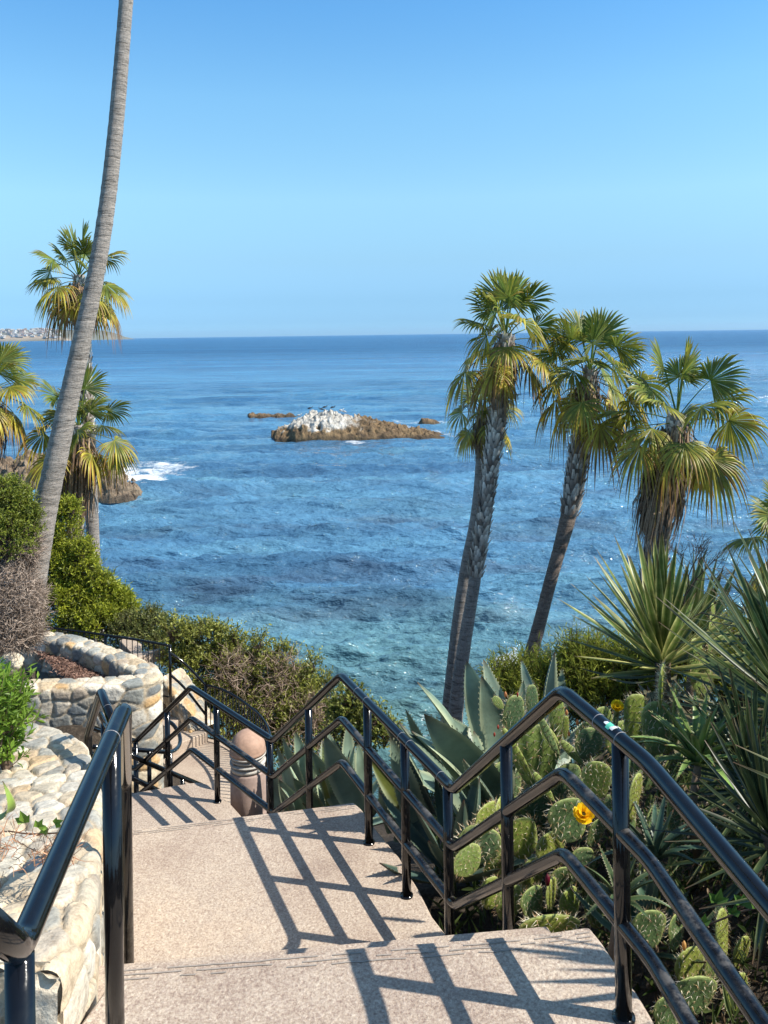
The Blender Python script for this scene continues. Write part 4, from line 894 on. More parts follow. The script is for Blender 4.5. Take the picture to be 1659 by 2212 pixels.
palm('fan palm furthest right with a thick brown skirt of dead fronds', trunkV([(1385, 1500, dD), (1405, 1300, dD), (1422, 1150, dD), (1440, 1030, dD), (1455, 940, dD), (1463, 898, dD)]), [.24, .23, .24, .22, .2, .16], 1.62, 92, nf=23, skirt=(.38, 1.9, 800), rough_from=.1, yellow=.6, col=(.3, .25, .2))
# ================================================================== shrubs
def bV(x, y, d, r, ry=None, rz=None): 
    k = V2(d); return (P(x, y, d), (r*k, (ry or r)*k, (rz or r)*k))
shrub('shrub', [bV(0, 1105, 11, 62), bV(45, 1132, 11, 36), bV(-20, 1160, 11, 60), bV(36, 1095, 11, 30), bV(20, 1165, 10.8, 50)], 'olive green bush in front of the leaning trunk at the left edge', 'shrub', ntwig=3400, per=7, L=.045, Wd=.018, c0=(.09, .125, .018), c1=(.32, .36, .05), tl=.11, hole=.4)
t = thing('dry_thicket', P(40, 1390, 10.9), 'tangle of dry grey-brown twigs under the olive bush', 'shrub')
m = thicket_mesh([bV(8, 1240, 11, 68), bV(36, 1330, 11, 58), bV(-10, 1350, 10.6, 70), bV(40, 1190, 11, 45), bV(62, 1290, 11.3, 26), bV(10, 1290, 10.6, 70), bV(58, 1370, 11.2, 28)], 15000, .20, .0045, (.13, .09, .065), (.44, .35, .28))
part('branches', m, MAT['twig'], t, False)
HD = 1.2
hed = [bV(131, 1140, 17.2, 28.9, 34.0, 46.8), bV(111, 1220, 17.2, 46.8, 46.8, 51.0), bV(161, 1230, 17.2, 35.7, 42.5, 44.2), bV(191, 1300, 17.2, 51.0, 51.0, 46.8), bV(126, 1320, 17.0, 59.5, 51.0, 59.5), bV(248, 1335, 17.0, 38.2, 38.2, 34.0), bV(96, 1180, 17.2, 38.2), bV(231, 1305, 17.2, 28.9), bV(211, 1350, 16.8, 51.0, 42.5, 38.2), bV(151, 1105, 17, 13.6), bV(106, 1100, 17, 13.6), bV(178, 1190, 17, 15.3), bV(191, 1228, 17, 13.6), bV(218, 1262, 17, 17.0), bV(256, 1300, 17, 17.0), bV(278, 1318, 17, 13.6), bV(236, 1280, 17, 13.6)]
shrub('hedge', hed, 'tall bright green bush falling towards the sea behind the picket fence', 'shrub', ntwig=9500, per=7, L=.085, Wd=.027, c0=(.12, .17, .018), c1=(.48, .50, .05), tl=.17, hole=.45, up=.9)
shrub('shrub', [bV(170, 1352, 16.8, 40, 30, 24), bV(225, 1362, 16.8, 40, 30, 28), bV(285, 1368, 16.6, 42, 30, 34), bV(328, 1372, 16.6, 32, 30, 36), bV(330, 1345, 16.6, 24), bV(300, 1400, 16.4, 40), bV(350, 1410, 16.4, 30)], 'dull green bush with small yellow flowers right behind the fence', 'shrub', ntwig=3300, per=6, L=.05, Wd=.026, c0=(.07, .095, .03), c1=(.30, .32, .09), tl=.16, hole=.45, c2=(.55, .42, .03), p2=.02)
mid_b = [bV(400, 1392, 15.4, 27.9, 27.9, 26.2), bV(445, 1395, 15.3, 41.0, 36.9, 34.4), bV(440, 1455, 15.2, 57.4, 49.2, 45.1), bV(510, 1440, 15.2, 49.2, 41.0, 45.1), bV(565, 1475, 15.0, 50.8, 45.1, 49.2), bV(620, 1500, 14.8, 45.1, 41.0, 45.1), bV(600, 1555, 14.6, 61.5, 49.2, 49.2), bV(665, 1545, 14.6, 45.1, 41.0, 45.1), bV(520, 1520, 15.0, 57.4, 45.1, 49.2), bV(655, 1475, 14.8, 24.6, 24.6, 19.7), bV(468, 1372, 15.3, 18.0), bV(640, 1600, 14.4, 49.2, 41.0, 32.8), bV(695, 1580, 14.4, 28.7), bV(500, 1575, 14.6, 57.4, 45.1, 45.1), bV(560, 1620, 14.4, 57.4, 45.1, 41.0), bV(450, 1530, 14.8, 49.2, 41.0, 41.0), bV(400, 1450, 15.2, 41.0, 32.8, 41.0), bV(560, 1395, 15, 14.8), bV(610, 1425, 15, 18.0), bV(700, 1495, 14.8, 19.7), bV(675, 1440, 14.8, 11.5), bV(505, 1375, 15.2, 13.1), bV(375, 1368, 15.2, 18.0)]
shrub('shrub', mid_b, 'large mixed bush with bare brown twigs in the middle, behind the curved fence', 'shrub', ntwig=11500, per=7, L=.062, Wd=.032, c0=(.08, .105, .02), c1=(.46, .47, .10), tl=.2, hole=.55)
t = thing('dry_thicket', P(600, 1640, 11.6), 'bare reddish brown twigs inside the large middle bush', 'shrub')
m = thicket_mesh([bV(560, 1470, 14.6, 60), bV(610, 1530, 14.2, 55), bV(540, 1540, 14.6, 50), bV(660, 1610, 14.0, 50), bV(620, 1450, 14.6, 30), bV(500, 1450, 14.6, 40), bV(680, 1540, 14.2, 30)], 1500, .34, .0042, (.13, .075, .05), (.42, .32, .24)); part('branches', m, MAT['twig'], t, False)
shrub('shrub', [bV(752, 1520, 11, 26, 26, 20), bV(775, 1545, 11, 20), bV(735, 1545, 11, 18), bV(790, 1585, 10.8, 34, 30, 26), bV(740, 1590, 10.9, 36), bV(830, 1590, 10.6, 22), bV(810, 1560, 10.6, 16)], 'small leafy green bush just right of the large middle bush', 'shrub', ntwig=1200, per=7, L=.05, Wd=.026, c0=(.07, .10, .018), c1=(.36, .38, .08), tl=.14, hole=.5)
thin = dict(per=9, L=.085, Wd=.0105, c0=(.10, .14, .02), c1=(.45, .48, .08), tl=.24, hole=.3, up=1.4)
shrub('shrub', [bV(1100, 1500, 9.2, 38, 38, 30), bV(1150, 1488, 9.2, 40, 38, 34), bV(1210, 1500, 9.2, 50, 40, 40), bV(1180, 1540, 9, 70, 50, 50), bV(1112, 1540, 9.2, 40)], 'thin-leaved green bush behind the agave points', 'shrub', 'thin-leaved bushes', ntwig=1400, **thin)
shrub('shrub', [bV(1245, 1452, 9, 40, 40, 36), bV(1300, 1460, 9, 45, 40, 34), bV(1290, 1520, 8.8, 60, 50, 50), bV(1360, 1490, 8.8, 50)], 'thin-leaved green bush left of the striped yucca', 'shrub', 'thin-leaved bushes', ntwig=1300, **thin)
shrub('shrub', [bV(1500, 1400, 8.6, 46, 40, 60), bV(1560, 1420, 8.6, 50, 40, 50), bV(1480, 1470, 8.2, 60, 40, 60), bV(1600, 1480, 8.2, 60)], 'thin-leaved green bush between the two yuccas', 'shrub', 'thin-leaved bushes', ntwig=1500, **thin)
# left bed plant
shrub('garden_plant', [bV(0, 1545, 5.2, 25, 28, 44), bV(-14, 1580, 5.0, 35, 32, 46), bV(14, 1592, 5.2, 16, 18, 34), bV(-25, 1560, 4.8, 60), bV(12, 1640, 4.9, 24, 20, 30)], 'bright green leafy plant in the bed left of the low stone wall', 'plant', ntwig=420, per=12, L=.055, Wd=.017, c0=(.11, .21, .025), c1=(.28, .42, .05), tl=.14, hole=.2, up=1.3)
# ground cover
def leaf_litter(name, label, xr, yr, n, L, Wd, c0, c1, zoff=.02, flatness=.5):
    x = rng.uniform(*xr, n); y = rng.uniform(*yr, n); z = ground(x, y)+EYE+(fbm(x*1.7+50, y*1.7+50, 4, 3)-.47)*.16+zoff
    f = rng.random((n, 1)); m = M(); add_leaves(m, np.stack([x, y, z], 1), unit(rnd_dirs(n)*(1, 1, flatness)+np.array((0, 0, .1))), unit(rnd_dirs(n)*.7+np.array((0, 0, 1))), L*(.5+rng.random(n)), Wd*(.6+.8*rng.random(n)), np.array(c0)*(1-f)+np.array(c1)*f)
    solo(name, m, MAT['leaf'], label, 'ground cover', kind='stuff', smooth=False)
leaf_litter('leaf_litter', 'dry fallen leaves on the soil under the cacti', (.9, 4), (.8, 8), 9000, .06, .02, (.10, .06, .035), (.34, .25, .15))
leaf_litter('ground_cover', 'low green leaves under the cacti and agaves', (.3, 6), (.8, 10), 20000, .12, .02, (.03, .055, .015), (.13, .17, .05), .06, 1.8)
leaf_litter('leaf_litter', 'red and brown leaf litter in the bed left of the low wall', (-4.5, -1.7), (1.2, 8), 7000, .07, .022, (.10, .04, .025), (.34, .20, .12))
# ================================================================== agaves
AG = (.205, .285, .21); AGE = (.46, .52, .33)
VIEW = np.array((0, -1., .25))
def agave(label, leaves, base, rnd=0, Lr=.9, wr=.16, lean=(0, 0), name='agave', c=AG, ce=AGE):
    t = thing(name, base, label, 'agave', 'agaves beside the stairs')
    for lf in leaves:
        (bx, by, bd, tx, ty, td, w) = lf[:7]; fc = lf[7] if len(lf) > 7 else (0, -1, .3); k = R.uniform(.85, 1.2)
        m = M(); b0, tp_ = P(bx, by, bd), P(tx, ty, td); cc = np.array(c)*k
        if len(lf) > 8: cc = np.array(lf[8])
        blade(m, b0, tp_, w, fc, cc, np.array(ce)*k, bend=R.uniform(.02, .07), chan=.22, teeth=26, n=22, tsz=.010, belly=.42, thick=.32, spine=(.09, .05, .03))
        part('leaf', m, MAT['agave'], t)
    base = np.array(base)
    for i in range(rnd):
        a = i*2.399; q = (i+.5)/rnd; el = math.radians(80-62*q); d = np.array((math.cos(a)*math.cos(el), math.sin(a)*math.cos(el), math.sin(el))); k = R.uniform(.8, 1.2)
        m = M(); L = Lr*R.uniform(.8, 1.1); nr = np.array((-math.cos(a)*math.sin(el), -math.sin(a)*math.sin(el), math.cos(el)))
        blade(m, base+d*.05, base+d*L+np.array((lean[0], lean[1], 0))*q, wr*R.uniform(.8, 1.1), nr, np.array(c)*k, np.array(ce)*k, bend=R.uniform(-.02, .06), chan=.25, teeth=22, n=18, tsz=.008, thick=.35)
        part('leaf', m, MAT['agave'], t)
    return t
big = [  # base x,y,d  tip x,y,d  width  facing
 (1010, 1640, 6.3, 901, 1474, 6.0, .19, (-.9, -.5, .5)),
 (1120, 1800, 5.6, 916, 1542, 5.0, .27, (-.35, -.8, .6)),
 (1055, 1760, 5.7, 889, 1580, 5.1, .20, (-.6, -.6, .6)),
 (1075, 1660, 6.1, 1008, 1428, 6.3, .235, (-.35, -.9, .2)),
 (1120, 1740, 5.8, 1040, 1460, 5.7, .25, (.1, -1, .25)),
 (1120, 1640, 6.3, 1044, 1424, 6.7, .16, (.2, -.9, .2)),
 (1060, 1640, 6.2, 968, 1478+70, 6.4, .12, (.3, -.9, .2)),
 (1195, 1640, 6.2, 1198, 1408, 6.2, .24, (.75, -.6, .1), (.035, .07, .075)),
 (1218, 1640, 6.4, 1214, 1442, 6.5, .13, (.3, -.9, .2)),
 (1160, 1560, 6.3, 1126, 1426, 6.6, .09, (-.3, -.9, .2)),
 (1126, 1560, 6.0, 1131, 1470, 6.0, .07, (.2, -1, .1)),
 (1060, 1850, 5.4, 862, 1562, 5.1, .28, (-.7, -.35, .6)),
 (1060, 1850, 5.4, 940, 1665, 5.0, .26, (-.7, -.35, .6)),
 (1120, 1900, 5.2, 1000, 1640, 5.1, .24, (-.7, -.4, .6)),
 (960, 1740, 6.2, 876, 1532, 6.2, .10, (-.2, -1, .2)),
 (940, 1760, 6.0, 817, 1536, 6.0, .17, (-.8, -.3, .5), (.04, .08, .07)),
 (930, 1800, 5.6, 800, 1640, 5.4, .17, (-.3, -.8, .6), (.17, .20, .05)),
 (920, 1830, 5.4, 843, 1590, 5.2, .16, (.2, -.9, .4)),
 (1180, 1700, 6.2, 1262, 1560, 6.6, .12, (.2, -.9, .4)),
]
agave('giant blue-green agave with sword leaves rising behind the middle of the railing', big, P(1080, 1790, 5.8), 10, .8, .2)
left_ag = [
 (690, 1790, 7.3, 637, 1578, 7.4, .17, (.1, -1, .2)), (665, 1780, 7.2, 610, 1592, 7.3, .12, (-.3, -.9, .2)), (650, 1790, 7.1, 598, 1612, 7.2, .11, (-.4, -.9, .3)),
 (780, 1770, 6.7, 701, 1588, 6.6, .24, (-.3, -.9, .4)), (752, 1775, 6.9, 674, 1622, 6.8, .17, (-.3, -.9, .4)), (760, 1720, 7.3, 751, 1562, 7.5, .15, (.5, -.8, .2)), (760, 1640+60, 7.4, 706, 1578, 7.5, .10, (.4, -.8, .3)),
 (790, 1720, 7.0, 773, 1606, 6.9, .12, (.5, -.8, .2)), (720, 1770, 7.1, 697, 1604, 7.2, .10, (.2, -.9, .3), (.18, .23, .09)), (700, 1770, 7.0, 634, 1680, 6.7, .15, (-.3, -.8, .6)), (660, 1790, 6.9, 603, 1684, 6.8, .17, (-.3, -.8, .6)),
 (640, 1790, 6.9, 605, 1700, 6.6, .12, (-.5, -.8, .4)), (735, 1760, 7.2, 656, 1600, 7.4, .10, (-.2, -.9, .2), (.19, .24, .07)), (770, 1780, 6.5, 840, 1700, 6.0, .12, (.3, -.6, .8)), (720, 1770, 7.0, 690, 1660, 6.6, .05, (.1, -.9, .4), (.33, .36, .10)),
 (640, 1780, 7.2, 620, 1640, 7.4, .09, (.1, -.9, .2)), (840, 1780, 6.2, 858, 1640, 6.3, .13, (.3, -.9, .4)), (850, 1800, 6.0, 826, 1660, 5.8, .14, (-.2, -.9, .4)), (860, 1820, 5.9, 905, 1660, 6.0, .12, (.3, -.9, .3)), (600, 1770, 7.3, 592, 1660, 7.4, .10, (-.3, -.9, .2))]
agave('blue-green agave clump left of the giant one, behind the railing by the bollard', left_ag, P(720, 1800, 7.2), 14, .75, .13)
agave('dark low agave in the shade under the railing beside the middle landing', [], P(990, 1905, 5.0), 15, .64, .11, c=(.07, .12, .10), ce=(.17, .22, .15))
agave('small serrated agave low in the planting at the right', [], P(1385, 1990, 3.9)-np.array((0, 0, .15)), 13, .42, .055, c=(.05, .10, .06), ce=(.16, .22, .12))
# ================================================================== aloe
def aloe(label, base, n, L, w, c, ce):
    t = thing('aloe', base, label, 'aloe', 'aloes'); m = M(); base = np.array(base)
    for i in range(n):
        a = i*2.399; q = (i+.5)/n; el = math.radians(72-70*q); d = np.array((math.cos(a)*math.cos(el), math.sin(a)*math.cos(el), math.sin(el)))
        nr = np.array((-math.cos(a)*math.sin(el), -math.sin(a)*math.sin(el), math.cos(el))); k = R.uniform(.8, 1.25)
        blade(m, base, base+d*L*R.uniform(.75, 1.1)-np.array((0, 0, .06*q)), w, nr, np.array(c)*k, np.array(ce)*k, bend=-.16*q-.02, chan=.35, teeth=16, n=16, tsz=.006, belly=.12, thick=.3, spine=(.25, .12, .08))
    part('leaves', m, MAT['agave'], t); m = M(); tube(m, [base-np.array((0, 0, .55)), base-np.array((.04, 0, .25)), base], [.03, .025, .022], 8, (.18, .13, .09)); part('stem', m, MAT['twig'], t)
aloe('bright green spiky aloe with arching leaves at the right below the dark yucca', P(1508, 1652, 4.6), 26, .42, .05, (.17, .27, .07), (.33, .40, .16))
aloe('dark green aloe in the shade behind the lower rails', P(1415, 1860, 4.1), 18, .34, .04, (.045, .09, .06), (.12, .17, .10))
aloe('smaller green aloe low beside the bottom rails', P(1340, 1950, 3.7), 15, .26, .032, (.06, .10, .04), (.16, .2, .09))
# ================================================================== yuccas
def yucca(label, base, n, L, w, c, ce, axis=(0, 0, 1), spread=(86, -25), trunk=.8, old=0, seedk=0, bendk=0.0, name='yucca', edge_t=.15, tr=.05):
    t = thing(name, np.array(base)-np.array((0, 0, trunk)), label, 'yucca', 'yuccas'); base = np.array(base); m = M(); Z = np.array(axis, float); Z /= np.linalg.norm(Z)
    X_ = np.cross(Z, (0, 1., 0)); X_ /= np.linalg.norm(X_); Y_2 = np.cross(Z, X_); rs = random.Random(seedk)
    for i in range(n):
        a = i*2.399+rs.uniform(-.2, .2); q = (i+.5)/n; el = math.radians(spread[0]+(spread[1]-spread[0])*q+rs.uniform(-6, 6)); u = X_*math.cos(a)+Y_2*math.sin(a)
        d = u*math.cos(el)+Z*math.sin(el); nr = -u*math.sin(el)+Z*math.cos(el); k = rs.uniform(.75, 1.25); ll = L*rs.uniform(.78, 1.08)
        blade(m, base+Z*(.14*(1-q)), base+Z*(.14*(1-q))+d*ll-np.array((0, 0, .10*q*ll)), w*rs.uniform(.8, 1.15), nr, np.array(c)*k, np.array(ce)*k, bend=bendk*q, chan=.34, n=12, belly=.45, edge_t=edge_t, spine=(.12, .07, .04))
    part('leaves', m, MAT['yucca'], t)
    if old:
        m = M()
        for i in range(old):
            a = rs.uniform(0, 6.28); u = X_*math.cos(a)+Y_2*math.sin(a); el = math.radians(rs.uniform(-70, -5)); d = u*math.cos(el)+Z*math.sin(el); b0 = base-Z*rs.uniform(.02, trunk*.6); f = rs.random()
            blade(m, b0, b0+d*L*rs.uniform(.6, .95), w*.7, Z, np.array((.05, .065, .03))*(1-f)+np.array((.22, .18, .10))*f, (.2, .18, .09), bend=.08, chan=.3, n=9)
        part('old_leaves', m, MAT['twig'], t)
    m = M(); tube(m, [base-np.array((0, 0, trunk)), base-Z*trunk*.5, base+Z*.12], [tr*1.3, tr, tr*.9], 12, (.17, .12, .08)); part('trunk', m, MAT['bark'], t)
yucca('yucca with yellow-edged upright leaves, right of the middle in front of the sea', P(1432, 1452, 6.9), 72, 1.02, .078, (.075, .135, .025), (.70, .66, .26), spread=(89, 18), trunk=1.1, old=70, seedk=4, axis=(-.02, -.05, 1), edge_t=.22, tr=.07)
yucca('second yellow-edged yucca head standing just behind the first', P(1500, 1440, 7.6), 34, .95, .08, (.08, .13, .03), (.45, .44, .18), spread=(86, 25), trunk=1.1, seedk=9, axis=(.1, 0, 1), edge_t=.2, tr=.06)
yucca('dark green yucca with long thin leaves at the right edge, level with the first', P(1735, 1575, 4.9), 110, .95, .042, (.05, .09, .03), (.30, .33, .13), spread=(86, -30), trunk=1.0, old=40, seedk=14, axis=(-.35, 0, 1), bendk=.04, edge_t=.1)
yucca('upright dark yucca head above it at the right edge', P(1700, 1395, 5.6), 70, .72, .036, (.05, .085, .03), (.28, .30, .12), spread=(88, -10), trunk=1.0, seedk=24, axis=(-.12, 0, 1), edge_t=.15)
yucca('yucca just beyond the right edge that shades the upper landing', np.array((1.80, 2.62, EYE-1.72)), 56, .78, .035, (.05, .085, .03), (.28, .30, .12), spread=(86, -15), trunk=.5, seedk=51, axis=(-.25, 0, 1))
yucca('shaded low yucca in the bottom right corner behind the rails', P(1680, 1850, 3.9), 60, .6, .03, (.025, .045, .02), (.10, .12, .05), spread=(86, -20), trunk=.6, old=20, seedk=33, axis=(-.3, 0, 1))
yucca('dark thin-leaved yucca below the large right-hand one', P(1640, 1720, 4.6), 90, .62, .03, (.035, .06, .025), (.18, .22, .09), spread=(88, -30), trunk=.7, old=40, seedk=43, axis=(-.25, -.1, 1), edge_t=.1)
palm('low palm whose fronds poke in at the right edge above the yucca', [P(1730, 1400, 9.5), P(1725, 1250, 9.5), P(1722, 1150, 9.5)], [.15, .14, .12], .95, 111, nf=18, group='fan palms on the bluff', yellow=.2)
# dead twig in the yucca
m = M()
def twigs(m, p, d, L, r, k):
    if k == 0 or L < .03: return
    e = p+d*L; tube(m, [p, (p+e)/2+rnd_dirs(1)[0]*L*.06, e], [r, r*.85, r*.7], 5, (.05, .04, .035), caps=False)
    for _ in range(R.choice((1, 2, 2))): twigs(m, e, unit(d+rnd_dirs(1)[0]*.75), L*.72, r*.68, k-1)
    twigs(m, e, unit(d+rnd_dirs(1)[0]*.25), L*.8, r*.75, k-1)
bt = P(1478, 1345, 6.8); twigs(m, bt, unit(np.array((.05, 0, 1.))), .22, .008, 6); twigs(m, bt, unit(np.array((.9, 0, .5))), .16, .006, 5)
solo('dead_branch', m, MAT['twig'], 'dead black branching twig sticking out of the striped yucca', 'branch', loc=bt)
# ================================================================== prickly pears
def pad_meshes(seed, spiny=1.0):
    """unit pad standing on z=0, height 1, width 1, thickness along y; and its spines"""
    r2 = random.Random(seed); m = M(); nu, nv = 22, 40; u = np.linspace(0, math.pi, nu); v = np.linspace(0, 2*math.pi, nv)
    A, B = np.meshgrid(u, v, indexing='ij'); z = .5-.5*np.cos(A); wd = .5*np.sin(A)**.75*(.78+.30*z)
    lob = 1+.05*np.sin(3*z*3+seed)+.03*np.sin(B*2+seed); X = np.cos(B)*wd*lob; Yq = np.sign(np.sin(B))*np.abs(np.sin(B))**.8*.075*np.sin(A)**.45
    Yq = Yq+.05*np.sin(z*3+seed)*(z)+.03*X*math.sin(seed)
    base = [np.array((.23, .29, .055)), np.array((.12, .19, .07)), np.array((.27, .31, .06)), np.array((.19, .26, .065)), np.array((.10, .165, .075))][seed % 5]; ed = np.array((.34, .38, .12)); e = np.clip(np.abs(np.cos(B))**6+np.clip(z-.9, 0, 1)*6, 0, 1)[..., None]
    nz = fbm(X*5+9, z*5+seed, 3, seed)[..., None]; C = (base*(1-e)+ed*e)*(.8+.45*nz); C = C*(1-.35*np.clip(.2-z, 0, .2)[..., None]*5)+np.array((.16, .13, .07))*.35*np.clip(.2-z, 0, .2)[..., None]*5
    m.add(np.stack([X, Yq, z], -1).reshape(-1, 3), grid_faces(nu, nv), col=C.reshape(-1, 3))
    s = M(); rows = 7
    pts = []
    for i in range(1, rows+1):
        zz = i/(rows+.7); w = .5*math.sin(math.acos(1-2*zz))**.75*(.78+.30*zz); k = max(2, int(w*13))
        for j in range(k):
            xx = -w+(j+.5+(i % 2)*.35-.17)*2*w/k; 
            for sy in (-1, 1):
                th = .075*math.sin(math.acos(1-2*zz))**.45*math.sqrt(max(.05, 1-(xx/w)**2))**.8
                pts.append((np.array((xx+r2.uniform(-.015, .015), sy*th+.05*math.sin(zz*3+seed)*zz+.03*xx*math.sin(seed), zz)), np.array((xx*.5, sy, .15))))
    for k in range(20):
        a = math.radians(-35+k*250/19); xx, zz = .5*math.cos(a)*1.0, .5+.5*math.sin(a); zz = max(.05, min(.99, zz)); w = .5*math.sin(math.acos(1-2*zz))**.75*(.78+.30*zz); pts.append((np.array(((1 if xx > 0 else -1)*w, .05*math.sin(zz*3+seed)*zz, zz)), np.array((xx*2, 0, (zz-.5)*2))))
    for p, d in pts:
        d = d/np.linalg.norm(d)
        box(m, p, (.014, .012, .014), (.07, .05, .025))
        for k in range(r2.choice((2, 3, 3, 4))):
            q = d+np.array([r2.uniform(-.8, .8) for _ in range(3)]); q /= np.linalg.norm(q); L = r2.uniform(.10, .22)*spiny; sd = np.cross(q, (0.3, .8, .5)); sd = sd/np.linalg.norm(sd)*.0065; s2 = np.cross(q, sd)
            c = r2.choice([(.62, .52, .32), (.72, .66, .50), (.45, .28, .14)])
            s.add([p+sd, p-sd*.5+s2, p-sd*.5-s2, p+q*L], t=[(0, 1, 3), (1, 2, 3), (2, 0, 3)], col=c)
    return m, s
PADS = []
for sd in (1, 2, 3, 4, 5):
    a, b = pad_meshes(sd); me, se = a.mesh('pad', (0, 0, 0), True), b.mesh('spines', (0, 0, 0), False); me.materials.append(MAT['cactus']); se.materials.append(MAT['spine']); PADS.append((me, se))
def place_pad(t, xv, yv, wv, hv, d, tilt=0, yaw=None, k=None):
    wv *= 1.22; hv *= 1.12
    """xv,yv: picture centre of the pad; wv,hv its width and height in view pixels at distance d; tilt degrees clockwise"""
    s = V2(d); Hm, Wm = hv*s, wv*s; th = math.radians(tilt); up = np.array((math.sin(th), 0, math.cos(th))); c = P(xv, yv, d); b = c-up*Hm/2
    me, se = PADS[(k if k is not None else R.randrange(5)) % 5]; yaw = R.uniform(-25, 25) if yaw is None else yaw
    cw = max(.25, math.cos(math.radians(yaw))); Wt = Wm/cw if abs(yaw) < 70 else Hm*.7
    o = link(bpy.data.objects.new('pad', me)); o.parent = t; Z_ = Vector(up); 
    xa = Vector((math.cos(math.radians(yaw)), math.sin(math.radians(yaw)), 0)); ya = Z_.cross(xa).normalized(); xa = ya.cross(Z_).normalized()
    th_ = max(Wt, Hm)*.62
    Mx = Matrix(((xa.x*Wt, ya.x*th_, Z_.x*Hm, b[0]-ORG[t][0]), (xa.y*Wt, ya.y*th_, Z_.y*Hm, b[1]-ORG[t][1]), (xa.z*Wt, ya.z*th_, Z_.z*Hm, b[2]-ORG[t][2]), (0, 0, 0, 1)))
    o.matrix_local = Mx; s2 = link(bpy.data.objects.new('spines', se)); s2.parent = o
    return c, up, Hm
def flower(parent, c, r, colr, label=None, opened=1.0, up=(-.1, -.55, .8)):
    m = M(); c = np.array(c, float); U = np.array(up, float); U /= np.linalg.norm(U); A1 = np.cross(U, (0, 1., 0.2)); A1 /= np.linalg.norm(A1); A2 = np.cross(U, A1)
    for ringi, (n, el, L) in enumerate(((9, 12, 1.0), (8, 34, .92), (7, 56, .8))):
        for i in range(n):
            a = (i+ringi*.4)*2*math.pi/n+R.uniform(-.15, .15); e = math.radians(el*opened+(1-opened)*82); u = A1*math.cos(a)+A2*math.sin(a); d = u*math.cos(e)+U*math.sin(e); s = np.cross(u, U)
            ts = np.linspace(0, 1, 6); w = r*.36*np.sin(np.clip(ts*.88+.12, 0, 1)*math.pi*.86)**.7; ce = c+d*(ts*r*L)[:, None]+U*(r*.25*ts**2)[:, None]
            Vp = np.stack([ce-s*w[:, None], ce-U*r*.02*0-u*(r*.06*np.sin(ts*3.1))[:, None], ce+s*w[:, None]], 1).reshape(-1, 3); k = R.uniform(.85, 1.1)
            C = np.array(colr)*k*(.75+.35*ts)[:, None]; m.add(Vp, grid_faces(6, 3), col=np.repeat(C, 3, axis=0))
    tube(m, [c-U*r*1.2, c-U*r*.5, c+U*.02], [r*.22, r*.32, r*.25], 10, (.25, .26, .10))
    part('flower', m, MAT['petal'], parent, True, label)
def bud(parent, c, s, colr):
    m = M(); c = np.array(c); tube(m, [c, c+np.array((0, 0, s*.5)), c+np.array((0, 0, s*.9)), c+np.array((0, 0, s*1.3))], [s*.18, s*.32, s*.28, s*.05], 8, colr); part('bud', m, MAT['petal'], parent)
def cactus(label, d, pads, base=None):
    p0 = P(*base) if base else P(pads[0][0], pads[0][1]+pads[0][3]*.6, d); t = thing('prickly_pear', p0, label, 'cactus', 'prickly pears beside the stairs')
    for q in pads: place_pad(t, q[0], q[1], q[2], q[3], d+(q[4] if len(q) > 4 else 0), q[5] if len(q) > 5 else R.uniform(-12, 12), q[6] if len(q) > 6 else None)
    return t
t = cactus('light green prickly pear with a tall bright pad behind the rail peak', 5.3, [
 (1158, 1632, 88, 118, 0, -4, 10), (1201, 1562, 30, 112, .15, 2, 20), (1149, 1512, 24, 58, .15, 0, 20), (1108, 1548, 42, 82, .35, 10, 20), (1118, 1628, 15, 110, -.12, -28, 15), (1186, 1590, 15, 80, -.12, -26, 15), (1235, 1625, 15, 60, .0, -42, 15), (1222, 1572, 13, 44, .1, 4, 15), (1163, 1735, 74, 90, .2, 5, 20), (1095, 1690, 56, 84, .4, -12, 25), (1225, 1700, 60, 90, .25, 8, 20), (1076, 1518, 15, 30, .2, -40, 15), (1262, 1590, 40, 56, .5, 20, 20), (1110, 1760, 56, 70, .4, -8, 15), (1300, 1560, 40, 60, .8, 0, 20)])
for x, y in ((1118, 1502), (1088, 1576), (1076, 1572), (1068, 1588)): bud(t, P(x, y+3, 5.25), .022, (.45, .08, .05))
for x, y in ((1224, 1545), (1247, 1566), (1229, 1590), (1092, 1506)): bud(t, P(x, y, 5.2), .028, (.65, .30, .12))
t = cactus('prickly pear with a yellow flower facing the camera between the upper rails', 4.15, [
 (1228, 1772, 74, 86, 0, -8, 8), (1290, 1684, 52, 72, .2, 4, -10), (1271, 1606, 58, 62, .9, 20, 20), (1288, 1798, 38, 60, .15, 20, 30), (1190, 1835, 58, 70, .5, -5, 25), (1130, 1812, 58, 78, .7, 0, 10), (1255, 1870, 56, 70, .3, 10, 20), (1175, 1700, 14, 66, .1, -34, 15), (1262, 1715, 60, 60, .4, 30, 10), (1148, 1895, 50, 76, .6, 0, 30), (1215, 1905, 50, 60, .4, 8, 15), (1310, 1750, 16, 60, .2, 10, 15)])
flower(t, P(1261, 1762, 4.05), .052, (1.0, .66, .015), 'open yellow cactus flower', 1.0)
t = cactus('tall dark green prickly pear with two narrow upright pads, under the striped yucca', 5.0, [
 (1375, 1552, 52, 92, .2, 0, 10), (1420, 1572, 58, 104, 0, 4, -8), (1428, 1482, 19, 88, .0, 2, 55), (1457, 1520, 17, 78, .0, 3, 60), (1450, 1585, 44, 80, .1, 16, 30), (1340, 1600, 60, 74, .4, -10, 20), (1400, 1660, 60, 84, .2, 4, 20), (1455, 1670, 50, 80, .3, 10, 30), (1350, 1680, 56, 80, .3, -8, 30), (1330, 1560, 14, 40, .2, 0, 50), (1490, 1600, 50, 60, .5, 12, 30)])
flower(t, P(1333, 1533, 5.15), .052, (.72, .55, .02), 'half open yellow cactus flower', .55)
